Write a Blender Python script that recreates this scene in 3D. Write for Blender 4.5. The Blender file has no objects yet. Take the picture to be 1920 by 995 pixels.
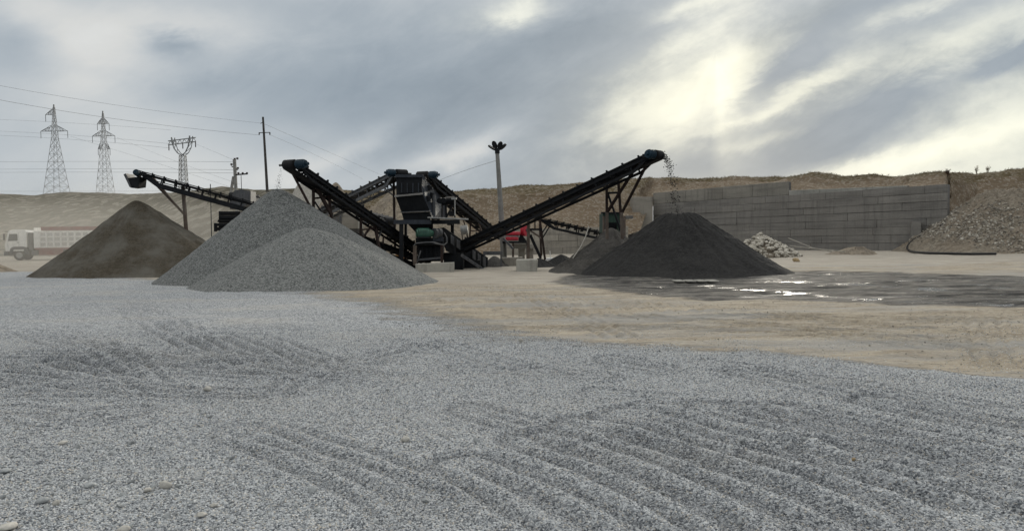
import bpy, bmesh, math, random
import numpy as np
from mathutils import Vector, Matrix, noise as mnoise
random.seed(7); RNG = np.random.default_rng(7)
scene = bpy.context.scene
COL = scene.collection

# ---------------------------------------------------------------- camera
CAM_H, FPX = 1.6, 1387.0
PITCH, ROLL = math.radians(2.13), math.radians(0.8)
F_ = Vector((0, math.cos(PITCH), -math.sin(PITCH)))
U0 = Vector((0, math.sin(PITCH), math.cos(PITCH))); R0 = Vector((1, 0, 0))
R_ = R0 * math.cos(ROLL) - U0 * math.sin(ROLL)
U_ = U0 * math.cos(ROLL) + R0 * math.sin(ROLL)
cam_d = bpy.data.cameras.new('camera'); cam = bpy.data.objects.new('camera', cam_d); COL.objects.link(cam)
cam_d.sensor_width = 36; cam_d.lens = 36 * FPX / 1920; cam_d.clip_start = 0.05; cam_d.clip_end = 3000
cam.matrix_world = Matrix(((R_.x, U_.x, -F_.x, 0), (R_.y, U_.y, -F_.y, 0), (R_.z, U_.z, -F_.z, CAM_H), (0, 0, 0, 1)))
scene.camera = cam
def ray(px, py): return F_ + R_ * ((px - 960) / FPX) - U_ * ((py - 497.5) / FPX)
def P(px, py, Y):                       # the point seen at a photo position, Y metres in front of the camera
    d = ray(px, py); k = Y / d.y; return Vector((d.x * k, Y, CAM_H + d.z * k))
def G(px, py, z=0.0):                   # the same on the ground
    d = ray(px, py); k = (z - CAM_H) / d.z; return Vector((d.x * k, d.y * k, z))
def azel(px, py):
    d = ray(px, py).normalized(); return math.atan2(d.x, d.y), math.asin(d.z)

# ---------------------------------------------------------------- world, sun, exposure
SUN_AZ, SUN_EL = azel(1342, 128)
world = bpy.data.worlds.new('World'); scene.world = world; world.use_nodes = True
def build_world():
    nt = world.node_tree; N = nt.nodes; L = nt.links; N.clear()
    def val(x, sock):
        if isinstance(x, (int, float)): sock.default_value = x
        else: L.new(x, sock)
    def M(op, a, b=0.0, c=None, clamp=False):
        n = N.new('ShaderNodeMath'); n.operation = op; n.use_clamp = clamp
        val(a, n.inputs[0]); val(b, n.inputs[1])
        if c is not None: val(c, n.inputs[2])
        return n.outputs[0]
    def V(a, b, c):
        n = N.new('ShaderNodeCombineXYZ'); val(a, n.inputs[0]); val(b, n.inputs[1]); val(c, n.inputs[2]); return n.outputs[0]
    def NZ(vec, scale, detail=5, rough=0.55, dist=0.0):
        n = N.new('ShaderNodeTexNoise'); L.new(vec, n.inputs['Vector']); n.inputs['Scale'].default_value = scale
        n.inputs['Detail'].default_value = detail; n.inputs['Roughness'].default_value = rough; n.inputs['Distortion'].default_value = dist
        return M('SUBTRACT', n.outputs['Fac'], 0.5)
    tc = N.new('ShaderNodeTexCoord'); sp = N.new('ShaderNodeSeparateXYZ'); L.new(tc.outputs['Generated'], sp.inputs[0])
    x, y, z = sp.outputs
    az = M('ARCTAN2', x, y); el = M('ARCSINE', z)
    # stretched coordinates: cloud streaks rise gently towards the sun side
    c, s = math.cos(math.radians(20)), math.sin(math.radians(20))
    ua = M('ADD', M('MULTIPLY', az, c), M('MULTIPLY', el, s)); va = M('SUBTRACT', M('MULTIPLY', el, c), M('MULTIPLY', az, s))
    stre = V(M('MULTIPLY', ua, 1.0), M('MULTIPLY', va, 2.1), 1.7)
    iso = V(az, M('MULTIPLY', el, 1.5), 4.2)
    n1 = NZ(stre, 3.2, 7, 0.58, 0.3); n2 = NZ(stre, 9.0, 6, 0.62, 0.6); n3 = NZ(iso, 5.0, 6, 0.55, 0.4); n4 = NZ(iso, 30.0, 4, 0.6); n5 = NZ(stre, 5.5, 8, 0.6, 1.0)
    waz = M('ADD', az, M('MULTIPLY', n3, 0.13)); wel = M('ADD', el, M('ADD', M('MULTIPLY', n1, 0.08), M('MULTIPLY', n2, 0.035)))
    def blob(px, py, sx, sy, rot, amp, acc):
        a0, e0 = azel(px, py); cr, sr = math.cos(math.radians(rot)), math.sin(math.radians(rot))
        da = M('SUBTRACT', waz, a0); de = M('SUBTRACT', wel, e0)
        u = M('MULTIPLY', M('ADD', M('MULTIPLY', da, cr), M('MULTIPLY', de, sr)), FPX / sx)
        v = M('MULTIPLY', M('SUBTRACT', M('MULTIPLY', de, cr), M('MULTIPLY', da, sr)), FPX / sy)
        g = M('EXPONENT', M('MULTIPLY', M('ADD', M('MULTIPLY', u, u), M('MULTIPLY', v, v)), -1.0))
        return M('MULTIPLY_ADD', g, amp, acc)
    edge = M('SUBTRACT', M('MULTIPLY', M('ADD', n5, 0.06), 5.0, clamp=True), 0.5)
    lum = M('MULTIPLY_ADD', n1, 0.12, M('MULTIPLY_ADD', n2, 0.08, M('MULTIPLY_ADD', n4, 0.03, M('MULTIPLY', edge, 0.022))))
    for b in SKY_COOL: lum = blob(*b, lum)
    warm = M('MULTIPLY', n2, 0.0)
    for b in SKY_WARM: warm = blob(*b, warm)
    # break the sunlit gaps up into torn cloud edges
    torn = M('MULTIPLY', M('ADD', M('ADD', M('MULTIPLY', warm, 1.5), M('MULTIPLY', n2, 1.3)), M('ADD', M('MULTIPLY', n5, 1.2), M('MULTIPLY_ADD', n4, 0.5, -0.16))), 1.7, clamp=True)
    warm = M('MULTIPLY', M('MAXIMUM', warm, 0.0), M('MULTIPLY_ADD', torn, 0.52, M('MULTIPLY_ADD', n4, 0.35, 0.40)))
    # sunbeams fanning out below the sun
    da = M('SUBTRACT', az, SUN_AZ); de = M('SUBTRACT', el, SUN_EL + 0.02)
    ang = M('ARCTAN2', da, M('MULTIPLY', de, -1.0)); rad = M('SQRT', M('ADD', M('MULTIPLY', da, da), M('MULTIPLY', de, de)))
    bn = N.new('ShaderNodeTexNoise'); bn.noise_dimensions = '1D'; L.new(M('MULTIPLY', ang, 2.3), bn.inputs['W']); bn.inputs['Scale'].default_value = 1.0; bn.inputs['Detail'].default_value = 1
    beam = M('MULTIPLY', M('SUBTRACT', bn.outputs['Fac'], 0.36), 1.8, clamp=True)
    win = M('MULTIPLY', M('EXPONENT', M('MULTIPLY', M('POWER', M('MULTIPLY', M('ADD', ang, 0.35), 1.25), 2.0), -1.0)),
            M('MULTIPLY', M('EXPONENT', M('MULTIPLY', M('POWER', M('MULTIPLY', M('SUBTRACT', rad, 0.075), 15.0), 2.0), -1.0)), 0.5))
    warm = M('ADD', warm, M('MULTIPLY', beam, win))
    warm = M('MAXIMUM', warm, 0.0); warm = M('DIVIDE', warm, M('MULTIPLY_ADD', warm, 0.6, 1.0))
    # overcast sky grows brighter towards the zenith (CIE overcast: 1 + 2 sin(el))
    cie = M('ADD', 1.0, M('MULTIPLY', M('MAXIMUM', M('SUBTRACT', z, 0.20), 0.0), SKY_ZEN))
    lum = M('MULTIPLY', M('MAXIMUM', M('ADD', lum, SKY_BASE), 0.12), cie)
    def col(rgb, f):
        n = N.new('ShaderNodeVectorMath'); n.operation = 'SCALE'; n.inputs[0].default_value = rgb; L.new(f, n.inputs['Scale']); return n.outputs[0]
    def addv(a, b):
        n = N.new('ShaderNodeVectorMath'); n.operation = 'ADD'; L.new(a, n.inputs[0]); L.new(b, n.inputs[1]); return n.outputs[0]
    # thick grey cloud is bluish, thin cloud nearly neutral
    t = M('MULTIPLY', M('SUBTRACT', lum, 0.27), 3.2, clamp=True)
    cm = N.new('ShaderNodeMix'); cm.data_type = 'RGBA'; L.new(t, cm.inputs[0]); cm.inputs[6].default_value = (0.82, 0.995, 1.17, 1); cm.inputs[7].default_value = (0.985, 1.0, 0.985, 1)
    cv = N.new('ShaderNodeVectorMath'); cv.operation = 'SCALE'; L.new(cm.outputs[2], cv.inputs[0]); L.new(lum, cv.inputs['Scale'])
    cloud = addv(cv.outputs[0], col((1.09, 1.0, 0.67), warm))
    tenfold = N.new('ShaderNodeVectorMath'); tenfold.operation = 'SCALE'; L.new(cloud, tenfold.inputs[0]); tenfold.inputs['Scale'].default_value = 10.0
    sky = N.new('ShaderNodeTexSky'); sky.sky_type = 'NISHITA'; sky.sun_disc = False; sky.sun_elevation = SUN_EL; sky.sun_rotation = SUN_AZ
    sky.dust_density = 3.0; sky.altitude = 500
    mx = N.new('ShaderNodeMix'); mx.data_type = 'RGBA'; mx.inputs[0].default_value = 0.985; L.new(sky.outputs[0], mx.inputs[6]); L.new(tenfold.outputs[0], mx.inputs[7])
    bg = N.new('ShaderNodeBackground'); bg.inputs['Strength'].default_value = 0.1; L.new(mx.outputs[2], bg.inputs['Color'])
    out = N.new('ShaderNodeOutputWorld'); L.new(bg.outputs[0], out.inputs['Surface'])
SKY_BASE, SKY_ZEN = 0.332, 3.1
# soft cloud masses: photo x, y, half length, half width, tilt, brightness
SKY_COOL = [
    (130, 110, 170, 90, 5, 0.20), (370, 55, 170, 45, 10, 0.11), (240, 230, 220, 80, 0, 0.11), (120, 350, 420, 80, 0, 0.15), (40, 15, 60, 40, 0, 0.10),
    (315, 82, 62, 24, 6, -0.20), (20, 80, 55, 60, 0, -0.14), (330, 165, 120, 30, 10, -0.06), (600, 282, 150, 22, 24, 0.13), (860, 278, 110, 22, 20, 0.20), (560, 240, 80, 20, 10, 0.05),
    (880, 150, 280, 100, 12, -0.05), (1130, 260, 180, 110, 20, -0.03), (1480, 210, 160, 50, 30, -0.05), (560, 20, 150, 35, 0, -0.04), (1500, 55, 170, 30, 24, -0.07), (1120, 40, 200, 40, 15, -0.06),
    (700, 330, 200, 30, 10, 0.06), (420, 310, 160, 50, 0, 0.07), (1560, 260, 150, 40, 22, -0.05)]
SKY_WARM = [
    (1360, 170, 330, 170, 20, 0.09),    (1342, 132, 50, 34, 35, 0.42), (1340, 140, 190, 90, 28, 0.26), (1235, 205, 140, 54, 24, 0.34), (1290, 245, 110, 40, 50, 0.12), (1540, 130, 80, 22, 26, 0.16), (1270, 82, 130, 22, 24, 0.30), (1440, 190, 130, 14, 24, 0.32), (1180, 180, 60, 20, 30, 0.12),
    (1770, 82, 160, 40, 18, 0.42), (1880, 215, 150, 85, 28, 0.42), (1710, 298, 320, 26, 14, 0.38), (1480, 330, 320, 18, 8, 0.26), (1840, 330, 260, 36, 6, 0.34),
    (950, 22, 70, 22, 10, 0.42), (1310, 8, 90, 16, 12, 0.34), (1700, 10, 130, 14, 14, 0.26), (1400, 262, 90, 14, 12, 0.20), (1910, 95, 60, 20, 20, -0.35), (1490, 110, 120, 22, 30, -0.34), (1620, 210, 130, 34, 26, -0.25)]
build_world()
sun_d = bpy.data.lights.new('sun', 'SUN'); sun = bpy.data.objects.new('sun', sun_d); COL.objects.link(sun)
sun_d.energy = 1.5; sun_d.angle = math.radians(14); sun_d.color = (1.0, 0.93, 0.80)
sd = Vector((math.sin(SUN_AZ) * math.cos(SUN_EL), math.cos(SUN_AZ) * math.cos(SUN_EL), math.sin(SUN_EL)))
sun.rotation_euler = sd.to_track_quat('Z', 'Y').to_euler()
vs = scene.view_settings; vs.view_transform = 'Standard'; vs.look = 'None'; vs.exposure = 0.22; vs.gamma = 1.0; vs.use_curve_mapping = False
cy = scene.cycles; cy.max_bounces = 6; cy.diffuse_bounces = 2; cy.glossy_bounces = 2; cy.transmission_bounces = 2; cy.volume_bounces = 1; cy.transparent_max_bounces = 6
cy.sample_clamp_indirect = 4.0; cy.use_adaptive_sampling = True; cy.adaptive_threshold = 0.02; cy.use_denoising = True
USE_DUST, USE_HAZE = True, False

# ---------------------------------------------------------------- materials
def nodes(m):
    m.use_nodes = True; nt = m.node_tree; nt.nodes.clear()
    b = nt.nodes.new('ShaderNodeBsdfPrincipled'); o = nt.nodes.new('ShaderNodeOutputMaterial'); nt.links.new(b.outputs[0], o.inputs[0]); return nt, b
def nz(nt, vec, scale, detail=5, rough=0.6, dist=0.0):
    n = nt.nodes.new('ShaderNodeTexNoise'); nt.links.new(vec, n.inputs['Vector']); n.inputs['Scale'].default_value = scale
    n.inputs['Detail'].default_value = detail; n.inputs['Roughness'].default_value = rough; n.inputs['Distortion'].default_value = dist; return n.outputs['Fac']
def ramp(nt, fac, stops):
    n = nt.nodes.new('ShaderNodeValToRGB'); nt.links.new(fac, n.inputs[0]); e = n.color_ramp.elements
    while len(e) < len(stops): e.new(0.5)
    for k, (p, c) in enumerate(stops):
        e[k].position = p; e[k].color = (c, c, c, 1) if isinstance(c, float) else (*c, 1)
    return n.outputs[0]
def mixc(nt, f, a, b, mode='MIX'):
    n = nt.nodes.new('ShaderNodeMix'); n.data_type = 'RGBA'; n.blend_type = mode
    for s, v in ((0, f), (6, a), (7, b)):
        if isinstance(v, (int, float)): n.inputs[s].default_value = v
        elif isinstance(v, tuple): n.inputs[s].default_value = (*v, 1) if len(v) == 3 else v
        else: nt.links.new(v, n.inputs[s])
    return n.outputs[2]
def mth(nt, op, a, b=0.0, clamp=False):
    n = nt.nodes.new('ShaderNodeMath'); n.operation = op; n.use_clamp = clamp
    for s, v in ((0, a), (1, b)):
        if isinstance(v, (int, float)): n.inputs[s].default_value = v
        else: nt.links.new(v, n.inputs[s])
    return n.outputs[0]
def wpos(nt): return nt.nodes.new('ShaderNodeNewGeometry').outputs['Position']
def vscale(nt, v, sx, sy, sz):
    n = nt.nodes.new('ShaderNodeMapping'); nt.links.new(v, n.inputs[0]); n.inputs['Scale'].default_value = (sx, sy, sz); return n.outputs[0]
def bump(nt, h, b, dist=0.02, strength=1.0):
    n = nt.nodes.new('ShaderNodeBump'); n.inputs['Strength'].default_value = strength; n.inputs['Distance'].default_value = dist
    nt.links.new(h, n.inputs['Height']); nt.links.new(n.outputs[0], b.inputs['Normal'])
def attr(nt, name):
    n = nt.nodes.new('ShaderNodeAttribute'); n.attribute_name = name; return n.outputs['Fac']
def cells(nt, vec, scale):
    n = nt.nodes.new('ShaderNodeTexVoronoi'); nt.links.new(vec, n.inputs['Vector']); n.inputs['Scale'].default_value = scale
    s = nt.nodes.new('ShaderNodeSeparateColor'); nt.links.new(n.outputs['Color'], s.inputs[0]); return s.outputs[0], n.outputs['Distance']

MATS = {}
def paint(name, base, rough=0.6, var=0.35, scale=2.5, dust=0.0, dustcol=(0.30, 0.27, 0.23), metallic=0.0, bmp=0.004, streak=True, top=0.0):
    m = bpy.data.materials.new(name); nt, b = nodes(m); p = wpos(nt)
    a = nz(nt, p, scale, 8, 0.65); c = nz(nt, vscale(nt, p, 6, 6, 0.7 if streak else 6), scale, 5, 0.6)
    f = mth(nt, 'MULTIPLY', a, c); f = mth(nt, 'MULTIPLY', f, 2.0)
    lo = tuple(v * (1 - var) for v in base); hi = tuple(min(v * (1 + var), 1) for v in base)
    col = mixc(nt, ramp(nt, f, [(0.25, 0.0), (0.75, 1.0)]), lo, hi)
    if dust:
        d = ramp(nt, nz(nt, p, 1.3, 9, 0.7), [(0.42, 0.0), (0.68, 1.0)]); col = mixc(nt, mth(nt, 'MULTIPLY', d, dust), col, dustcol if max(base) > 0.05 else (0.11, 0.10, 0.09))
    if top:         # dust settled on upward faces
        sp = nt.nodes.new('ShaderNodeSeparateXYZ'); nt.links.new(nt.nodes.new('ShaderNodeNewGeometry').outputs['Normal'], sp.inputs[0])
        u = mth(nt, 'MULTIPLY', mth(nt, 'SUBTRACT', mth(nt, 'ADD', sp.outputs[2], mth(nt, 'MULTIPLY', a, 0.6)), 0.75), 3.0, True); col = mixc(nt, mth(nt, 'MULTIPLY', u, top), col, (0.20, 0.185, 0.165))
    nt.links.new(col, b.inputs['Base Color']); b.inputs['Roughness'].default_value = rough; b.inputs['Metallic'].default_value = metallic
    b.inputs['Specular IOR Level'].default_value = 0.25 if max(base) < 0.05 else 0.5
    if bmp: bump(nt, nz(nt, p, 30, 4), b, bmp)
    MATS[name] = m; return m
paint('dark_steel', (0.0075, 0.0088, 0.0112), 0.8, 0.4, 2.2, dust=0.07, top=0.6)
paint('grey_steel', (0.055, 0.058, 0.065), 0.55, 0.35, 2.0, dust=0.2, top=0.7)
paint('blue_grey_steel', (0.026, 0.031, 0.041), 0.5, 0.35, 2.0, dust=0.12, top=0.7)
paint('pale_steel', (0.30, 0.30, 0.29), 0.55, 0.3, 3.0, dust=0.2)
paint('rusty_steel', (0.028, 0.017, 0.014), 0.8, 0.5, 4.0, dust=0.08)
paint('brown_steel', (0.085, 0.060, 0.046), 0.8, 0.4, 4.0, dust=0.3)
paint('rubber', (0.008, 0.008, 0.009), 0.75, 0.4, 6.0, dust=0.05)
paint('dusty_rubber', (0.05, 0.048, 0.045), 0.85, 0.3, 4.0, dust=0.5)
paint('blue_paint', (0.010, 0.030, 0.048), 0.45, 0.3, 4.0, dust=0.15)
paint('green_paint', (0.015, 0.085, 0.055), 0.45, 0.3, 6.0, dust=0.10)
paint('dark_green_paint', (0.018, 0.045, 0.032), 0.6, 0.4, 3.0, dust=0.15)
paint('red_paint', (0.42, 0.012, 0.03), 0.4, 0.25, 5.0, dust=0.05)
paint('dull_red_paint', (0.19, 0.05, 0.045), 0.7, 0.3, 3.0, dust=0.4)
paint('orange_paint', (0.36, 0.17, 0.04), 0.6, 0.2, 4.0, dust=0.2)
paint('dusty_white', (0.46, 0.45, 0.43), 0.7, 0.15, 2.0, dust=0.2)
paint('white_paint', (0.72, 0.71, 0.68), 0.5, 0.12, 2.0, dust=0.25)
paint('galvanised', (0.20, 0.205, 0.205), 0.6, 0.2, 1.0)
paint('pole_concrete', (0.19, 0.187, 0.175), 0.85, 0.25, 3.0)
paint('pole_timber', (0.05, 0.045, 0.04), 0.85, 0.3, 3.0)
paint('ceramic', (0.05, 0.03, 0.025), 0.4, 0.2)
paint('hose_black', (0.012, 0.012, 0.012), 0.5, 0.3, 2.0, dust=0.15)
paint('rod_pale', (0.30, 0.28, 0.24), 0.7, 0.3, 3.0)
paint('wood_tan', (0.33, 0.24, 0.13), 0.8, 0.3, 3.0)
paint('cobble_stone', (0.42, 0.40, 0.36), 0.85, 0.25, 9.0, streak=False, bmp=0.003)
paint('cobble_grey', (0.30, 0.31, 0.31), 0.85, 0.25, 9.0, streak=False, bmp=0.003)
m = bpy.data.materials.new('window_glass'); nt, b = nodes(m); b.inputs['Base Color'].default_value = (0.03, 0.035, 0.04, 1); b.inputs['Roughness'].default_value = 0.08; MATS['window_glass'] = m

def concrete(name, base, blocky=True):
    m = bpy.data.materials.new(name); nt, b = nodes(m); p = wpos(nt)
    oi = nt.nodes.new('ShaderNodeObjectInfo').outputs['Random']
    big = nz(nt, p, 0.35, 6, 0.6); st = nz(nt, vscale(nt, p, 2.6, 2.6, 0.16), 1.2, 6, 0.7); fine = nz(nt, p, 9, 6, 0.7)
    dk = tuple(v * 0.45 for v in base); lt = tuple(v * 1.35 for v in base)
    c = mixc(nt, ramp(nt, big, [(0.3, 0.0), (0.7, 1.0)]), tuple(v * 0.8 for v in base), tuple(v * 1.15 for v in base))
    hb = nz(nt, vscale(nt, p, 0.25, 0.25, 3.0), 1.1, 7, 0.7); c = mixc(nt, mth(nt, 'MULTIPLY', ramp(nt, hb, [(0.36, 1.0), (0.52, 0.0)]), 0.5), c, dk)
    c = mixc(nt, mth(nt, 'MULTIPLY', ramp(nt, st, [(0.33, 1.0), (0.50, 0.0)]), 0.55), c, dk)                    # rain streaks and stains
    c = mixc(nt, mth(nt, 'MULTIPLY', ramp(nt, fine, [(0.45, 0.0), (0.75, 1.0)]), 0.4), c, lt)
    c = mixc(nt, 0.38, c, mixc(nt, oi, (0.60, 0.60, 0.60), (1.0, 0.99, 0.96)), 'MULTIPLY') if blocky else c
    nt.links.new(c, b.inputs['Base Color']); b.inputs['Roughness'].default_value = 0.9
    bump(nt, mth(nt, 'ADD', fine, mth(nt, 'MULTIPLY', st, 0.6)), b, 0.02); MATS[name] = m
concrete('wall_concrete', (0.215, 0.203, 0.187)); concrete('pale_concrete', (0.36, 0.345, 0.305), False); concrete('dark_concrete', (0.15, 0.145, 0.14))
concrete('tier_concrete', (0.30, 0.275, 0.235))

def pile_mat(name, lo, hi, cell, tint=None, tint_fac=0.0, relief=0.012, gully=0.25, contrast=(0.15, 0.85)):
    m = bpy.data.materials.new(name); nt, b = nodes(m); p = wpos(nt)
    r, d = cells(nt, p, cell); r2, d2 = cells(nt, p, cell * 0.5)
    f = mth(nt, 'ADD', mth(nt, 'MULTIPLY', r, 0.5), mth(nt, 'MULTIPLY', r2, 0.5))
    c = mixc(nt, ramp(nt, f, [(contrast[0], 0.0), (contrast[1], 1.0)]), lo, hi)
    big = nz(nt, p, 0.6, 6, 0.65)
    md = tuple((a + b_) / 2 * 0.72 for a, b_ in zip(lo, hi))
    c = mixc(nt, mth(nt, 'MULTIPLY', ramp(nt, nz(nt, vscale(nt, p, 1.6, 1.6, 0.5), 1.3, 7, 0.7), [(0.45, 0.0), (0.68, 1.0)]), gully), c, md)
    if tint: c = mixc(nt, mth(nt, 'MULTIPLY', ramp(nt, big, [(0.42, 0.0), (0.62, 1.0)]), tint_fac), c, tint)
    nt.links.new(c, b.inputs['Base Color']); b.inputs['Roughness'].default_value = 0.95
    b.inputs['Specular IOR Level'].default_value = 0.2
    h = mth(nt, 'ADD', mth(nt, 'MULTIPLY', d, -0.6), mth(nt, 'MULTIPLY', nz(nt, p, 6, 6, 0.7), 1.6)); bump(nt, h, b, relief * 2.0); MATS[name] = m
pile_mat('grey_gravel', (0.042, 0.045, 0.045), (0.225, 0.23, 0.222), 44, gully=0.15, relief=0.008)
pile_mat('light_gravel', (0.052, 0.055, 0.054), (0.255, 0.26, 0.25), 44, gully=0.12, relief=0.008)
pile_mat('brown_sand', (0.045, 0.038, 0.027), (0.09, 0.076, 0.056), 30, (0.125, 0.118, 0.102), 0.8, gully=0.5)
pile_mat('black_sand', (0.014, 0.0135, 0.0135), (0.036, 0.035, 0.034), 28, (0.042, 0.04, 0.038), 0.5, relief=0.016, gully=0.35)
pile_mat('grey_sand', (0.045, 0.042, 0.038), (0.10, 0.093, 0.083), 28, (0.03, 0.028, 0.027), 0.7, gully=0.3)
pile_mat('pale_gravel', (0.26, 0.245, 0.22), (0.38, 0.36, 0.32), 8, gully=0.2)
pile_mat('tan_gravel', (0.17, 0.14, 0.105), (0.33, 0.28, 0.215), 6, (0.16, 0.14, 0.12), 0.5, relief=0.03)
pile_mat('stony_earth', (0.13, 0.11, 0.085), (0.27, 0.235, 0.185), 7, (0.21, 0.165, 0.12), 0.45, relief=0.04)

def stone_mat(name, stops, rough=0.85, mottled=True, fresh=False):
    m = bpy.data.materials.new(name); nt, b = nodes(m); oi = nt.nodes.new('ShaderNodeObjectInfo')
    c = ramp(nt, oi.outputs['Random'], stops)
    if mottled: c = mixc(nt, ramp(nt, nz(nt, wpos(nt), 40, 4), [(0.35, 0.0), (0.7, 0.5)]), c, mixc(nt, 0.6, c, (0.1, 0.1, 0.1)))
    if fresh:       # turned-up stones in the wheel tracks carry less pale dust
        n = nt.nodes.new('ShaderNodeAttribute'); n.attribute_type = 'INSTANCER'; n.attribute_name = 'loose'; c = mixc(nt, mth(nt, 'MULTIPLY', n.outputs['Fac'], 0.7), c, mixc(nt, 0.5, c, (0.03, 0.034, 0.042)))
    nt.links.new(c, b.inputs['Base Color']); b.inputs['Roughness'].default_value = rough; MATS[name] = m
stone_mat('gravel_stone', [(0.0, (0.075, 0.082, 0.092)), (0.22, (0.25, 0.265, 0.28)), (0.5, (0.47, 0.485, 0.50)), (0.8, (0.63, 0.64, 0.645)), (0.92, (0.50, 0.45, 0.38)), (1.0, (0.74, 0.735, 0.72))], mottled=False, fresh=True)
stone_mat('slope_stone', [(0.0, (0.12, 0.105, 0.085)), (0.5, (0.27, 0.24, 0.20)), (1.0, (0.45, 0.42, 0.36))], mottled=False)
stone_mat('white_stone', [(0.0, (0.26, 0.235, 0.19)), (0.5, (0.42, 0.385, 0.32)), (1.0, (0.57, 0.53, 0.46))])

def ground_mat():
    m = bpy.data.materials.new('yard_ground'); nt, b = nodes(m); p = wpos(nt)
    gr, wt, pl, loose = attr(nt, 'gravel'), attr(nt, 'wet'), attr(nt, 'pale'), attr(nt, 'loose')
    # loose grey gravel
    r, d = cells(nt, p, 60); r2, d2 = cells(nt, p, 24)
    f = mth(nt, 'ADD', mth(nt, 'MULTIPLY', r, 0.68), mth(nt, 'MULTIPLY', r2, 0.32))
    g = mixc(nt, ramp(nt, f, [(0.2, 0.0), (0.8, 1.0)]), (0.115, 0.123, 0.133), (0.50, 0.51, 0.515))
    patch = nz(nt, vscale(nt, p, 0.5, 1.0, 1), 0.55, 7, 0.65)
    g = mixc(nt, mth(nt, 'MULTIPLY', ramp(nt, patch, [(0.50, 0.0), (0.70, 1.0)]), 0.45), g, (0.45, 0.42, 0.37))     # trodden dusty patches
    g = mixc(nt, mth(nt, 'MULTIPLY', loose, 0.6), g, mixc(nt, ramp(nt, f, [(0.2, 0.0), (0.8, 1.0)]), (0.08, 0.086, 0.096), (0.31, 0.32, 0.335)))   # freshly turned stones carry less dust
    # trodden earth
    e1 = nz(nt, vscale(nt, p, 0.45, 1.6, 1), 1.1, 9, 0.72); e2 = nz(nt, p, 11, 6, 0.75)
    rs, ds = cells(nt, p, 16)
    e = mixc(nt, ramp(nt, e1, [(0.36, 0.0), (0.64, 1.0)]), (0.19, 0.155, 0.11), (0.44, 0.38, 0.295))
    e = mixc(nt, mth(nt, 'MULTIPLY', ramp(nt, e2, [(0.42, 0.0), (0.72, 1.0)]), 0.6), e, (0.50, 0.455, 0.38))
    e = mixc(nt, mth(nt, 'MULTIPLY', ramp(nt, rs, [(0.80, 0.0), (0.9, 1.0)]), 0.5), e, (0.21, 0.19, 0.165))
    e = mixc(nt, mth(nt, 'MULTIPLY', ramp(nt, nz(nt, vscale(nt, p, 0.3, 1.2, 1), 0.45, 8, 0.7), [(0.48, 0.0), (0.60, 1.0)]), 0.75), e, (0.31, 0.305, 0.29))
    # pale dusty ground further back
    pa = mixc(nt, ramp(nt, e1, [(0.30, 0.0), (0.70, 1.0)]), (0.27, 0.24, 0.20), (0.45, 0.41, 0.35))
    pa = mixc(nt, mth(nt, 'MULTIPLY', ramp(nt, nz(nt, vscale(nt, p, 0.12, 1.0, 1), 0.8, 8, 0.7), [(0.52, 0.0), (0.66, 1.0)]), 0.5), pa, (0.27, 0.24, 0.20))
    # black wet mud with standing water
    w1 = nz(nt, vscale(nt, p, 0.28, 1.0, 1), 2.6, 9, 0.75, 0.5)
    we = mixc(nt, ramp(nt, w1, [(0.44, 0.0), (0.64, 1.0)]), (0.024, 0.023, 0.022), (0.25, 0.23, 0.20))
    brk = mth(nt, 'MULTIPLY', mth(nt, 'SUBTRACT', nz(nt, vscale(nt, p, 0.5, 1.4, 1), 1.4, 9, 0.7), 0.5), 1.3)
    def edge(a, k): return mth(nt, 'MULTIPLY', mth(nt, 'SUBTRACT', mth(nt, 'ADD', a, mth(nt, 'MULTIPLY', brk, k)), 0.35), 3.3, True)
    c = mixc(nt, edge(pl, 1.0), e, pa)
    c = mixc(nt, edge(gr, 1.1), c, g)
    wm = edge(wt, 1.3); c = mixc(nt, wm, c, we)
    pud = mth(nt, 'MULTIPLY', ramp(nt, mth(nt, 'ADD', nz(nt, vscale(nt, p, 0.2, 1.0, 1), 4.5, 9, 0.75, 0.8), mth(nt, 'MULTIPLY', mth(nt, 'SUBTRACT', attr(nt, 'puddle'), 0.5), 0.13)), [(0.56, 0.0), (0.60, 1.0)]), wm)
    c = mixc(nt, pud, c, (0.03, 0.03, 0.03))
    nt.links.new(c, b.inputs['Base Color'])
    sheen = ramp(nt, nz(nt, vscale(nt, p, 0.2, 1.3, 1), 1.3, 9, 0.72, 0.5), [(0.50, 0.88), (0.64, 0.58)]); ro = mixc(nt, wm, (0.95, 0.95, 0.95), sheen); ro = mixc(nt, pud, ro, (0.20, 0.20, 0.20)); nt.links.new(ro, b.inputs['Roughness'])
    nt.links.new(mth(nt, 'ADD', mth(nt, 'MULTIPLY', pud, 0.02), mth(nt, 'MULTIPLY_ADD' if False else 'ADD', mth(nt, 'MULTIPLY', wm, 0.22), 0.1)), b.inputs['Specular IOR Level'])
    hg = mth(nt, 'ADD', mth(nt, 'MULTIPLY', d, -0.010), mth(nt, 'MULTIPLY', d2, -0.018)); he = mth(nt, 'ADD', mth(nt, 'MULTIPLY', e1, 0.16), mth(nt, 'MULTIPLY', e2, 0.035))
    gm = edge(gr, 1.1)
    h = mth(nt, 'ADD', mth(nt, 'MULTIPLY', hg, gm), mth(nt, 'MULTIPLY', he, mth(nt, 'SUBTRACT', 1.0, gm)))
    h = mth(nt, 'ADD', h, mth(nt, 'MULTIPLY', mth(nt, 'MULTIPLY', w1, wm), 0.30))
    h = mth(nt, 'MULTIPLY', h, mth(nt, 'SUBTRACT', 1.0, pud)); bump(nt, h, b, 1.0, 0.8)
    MATS['yard_ground'] = m
ground_mat()
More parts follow.
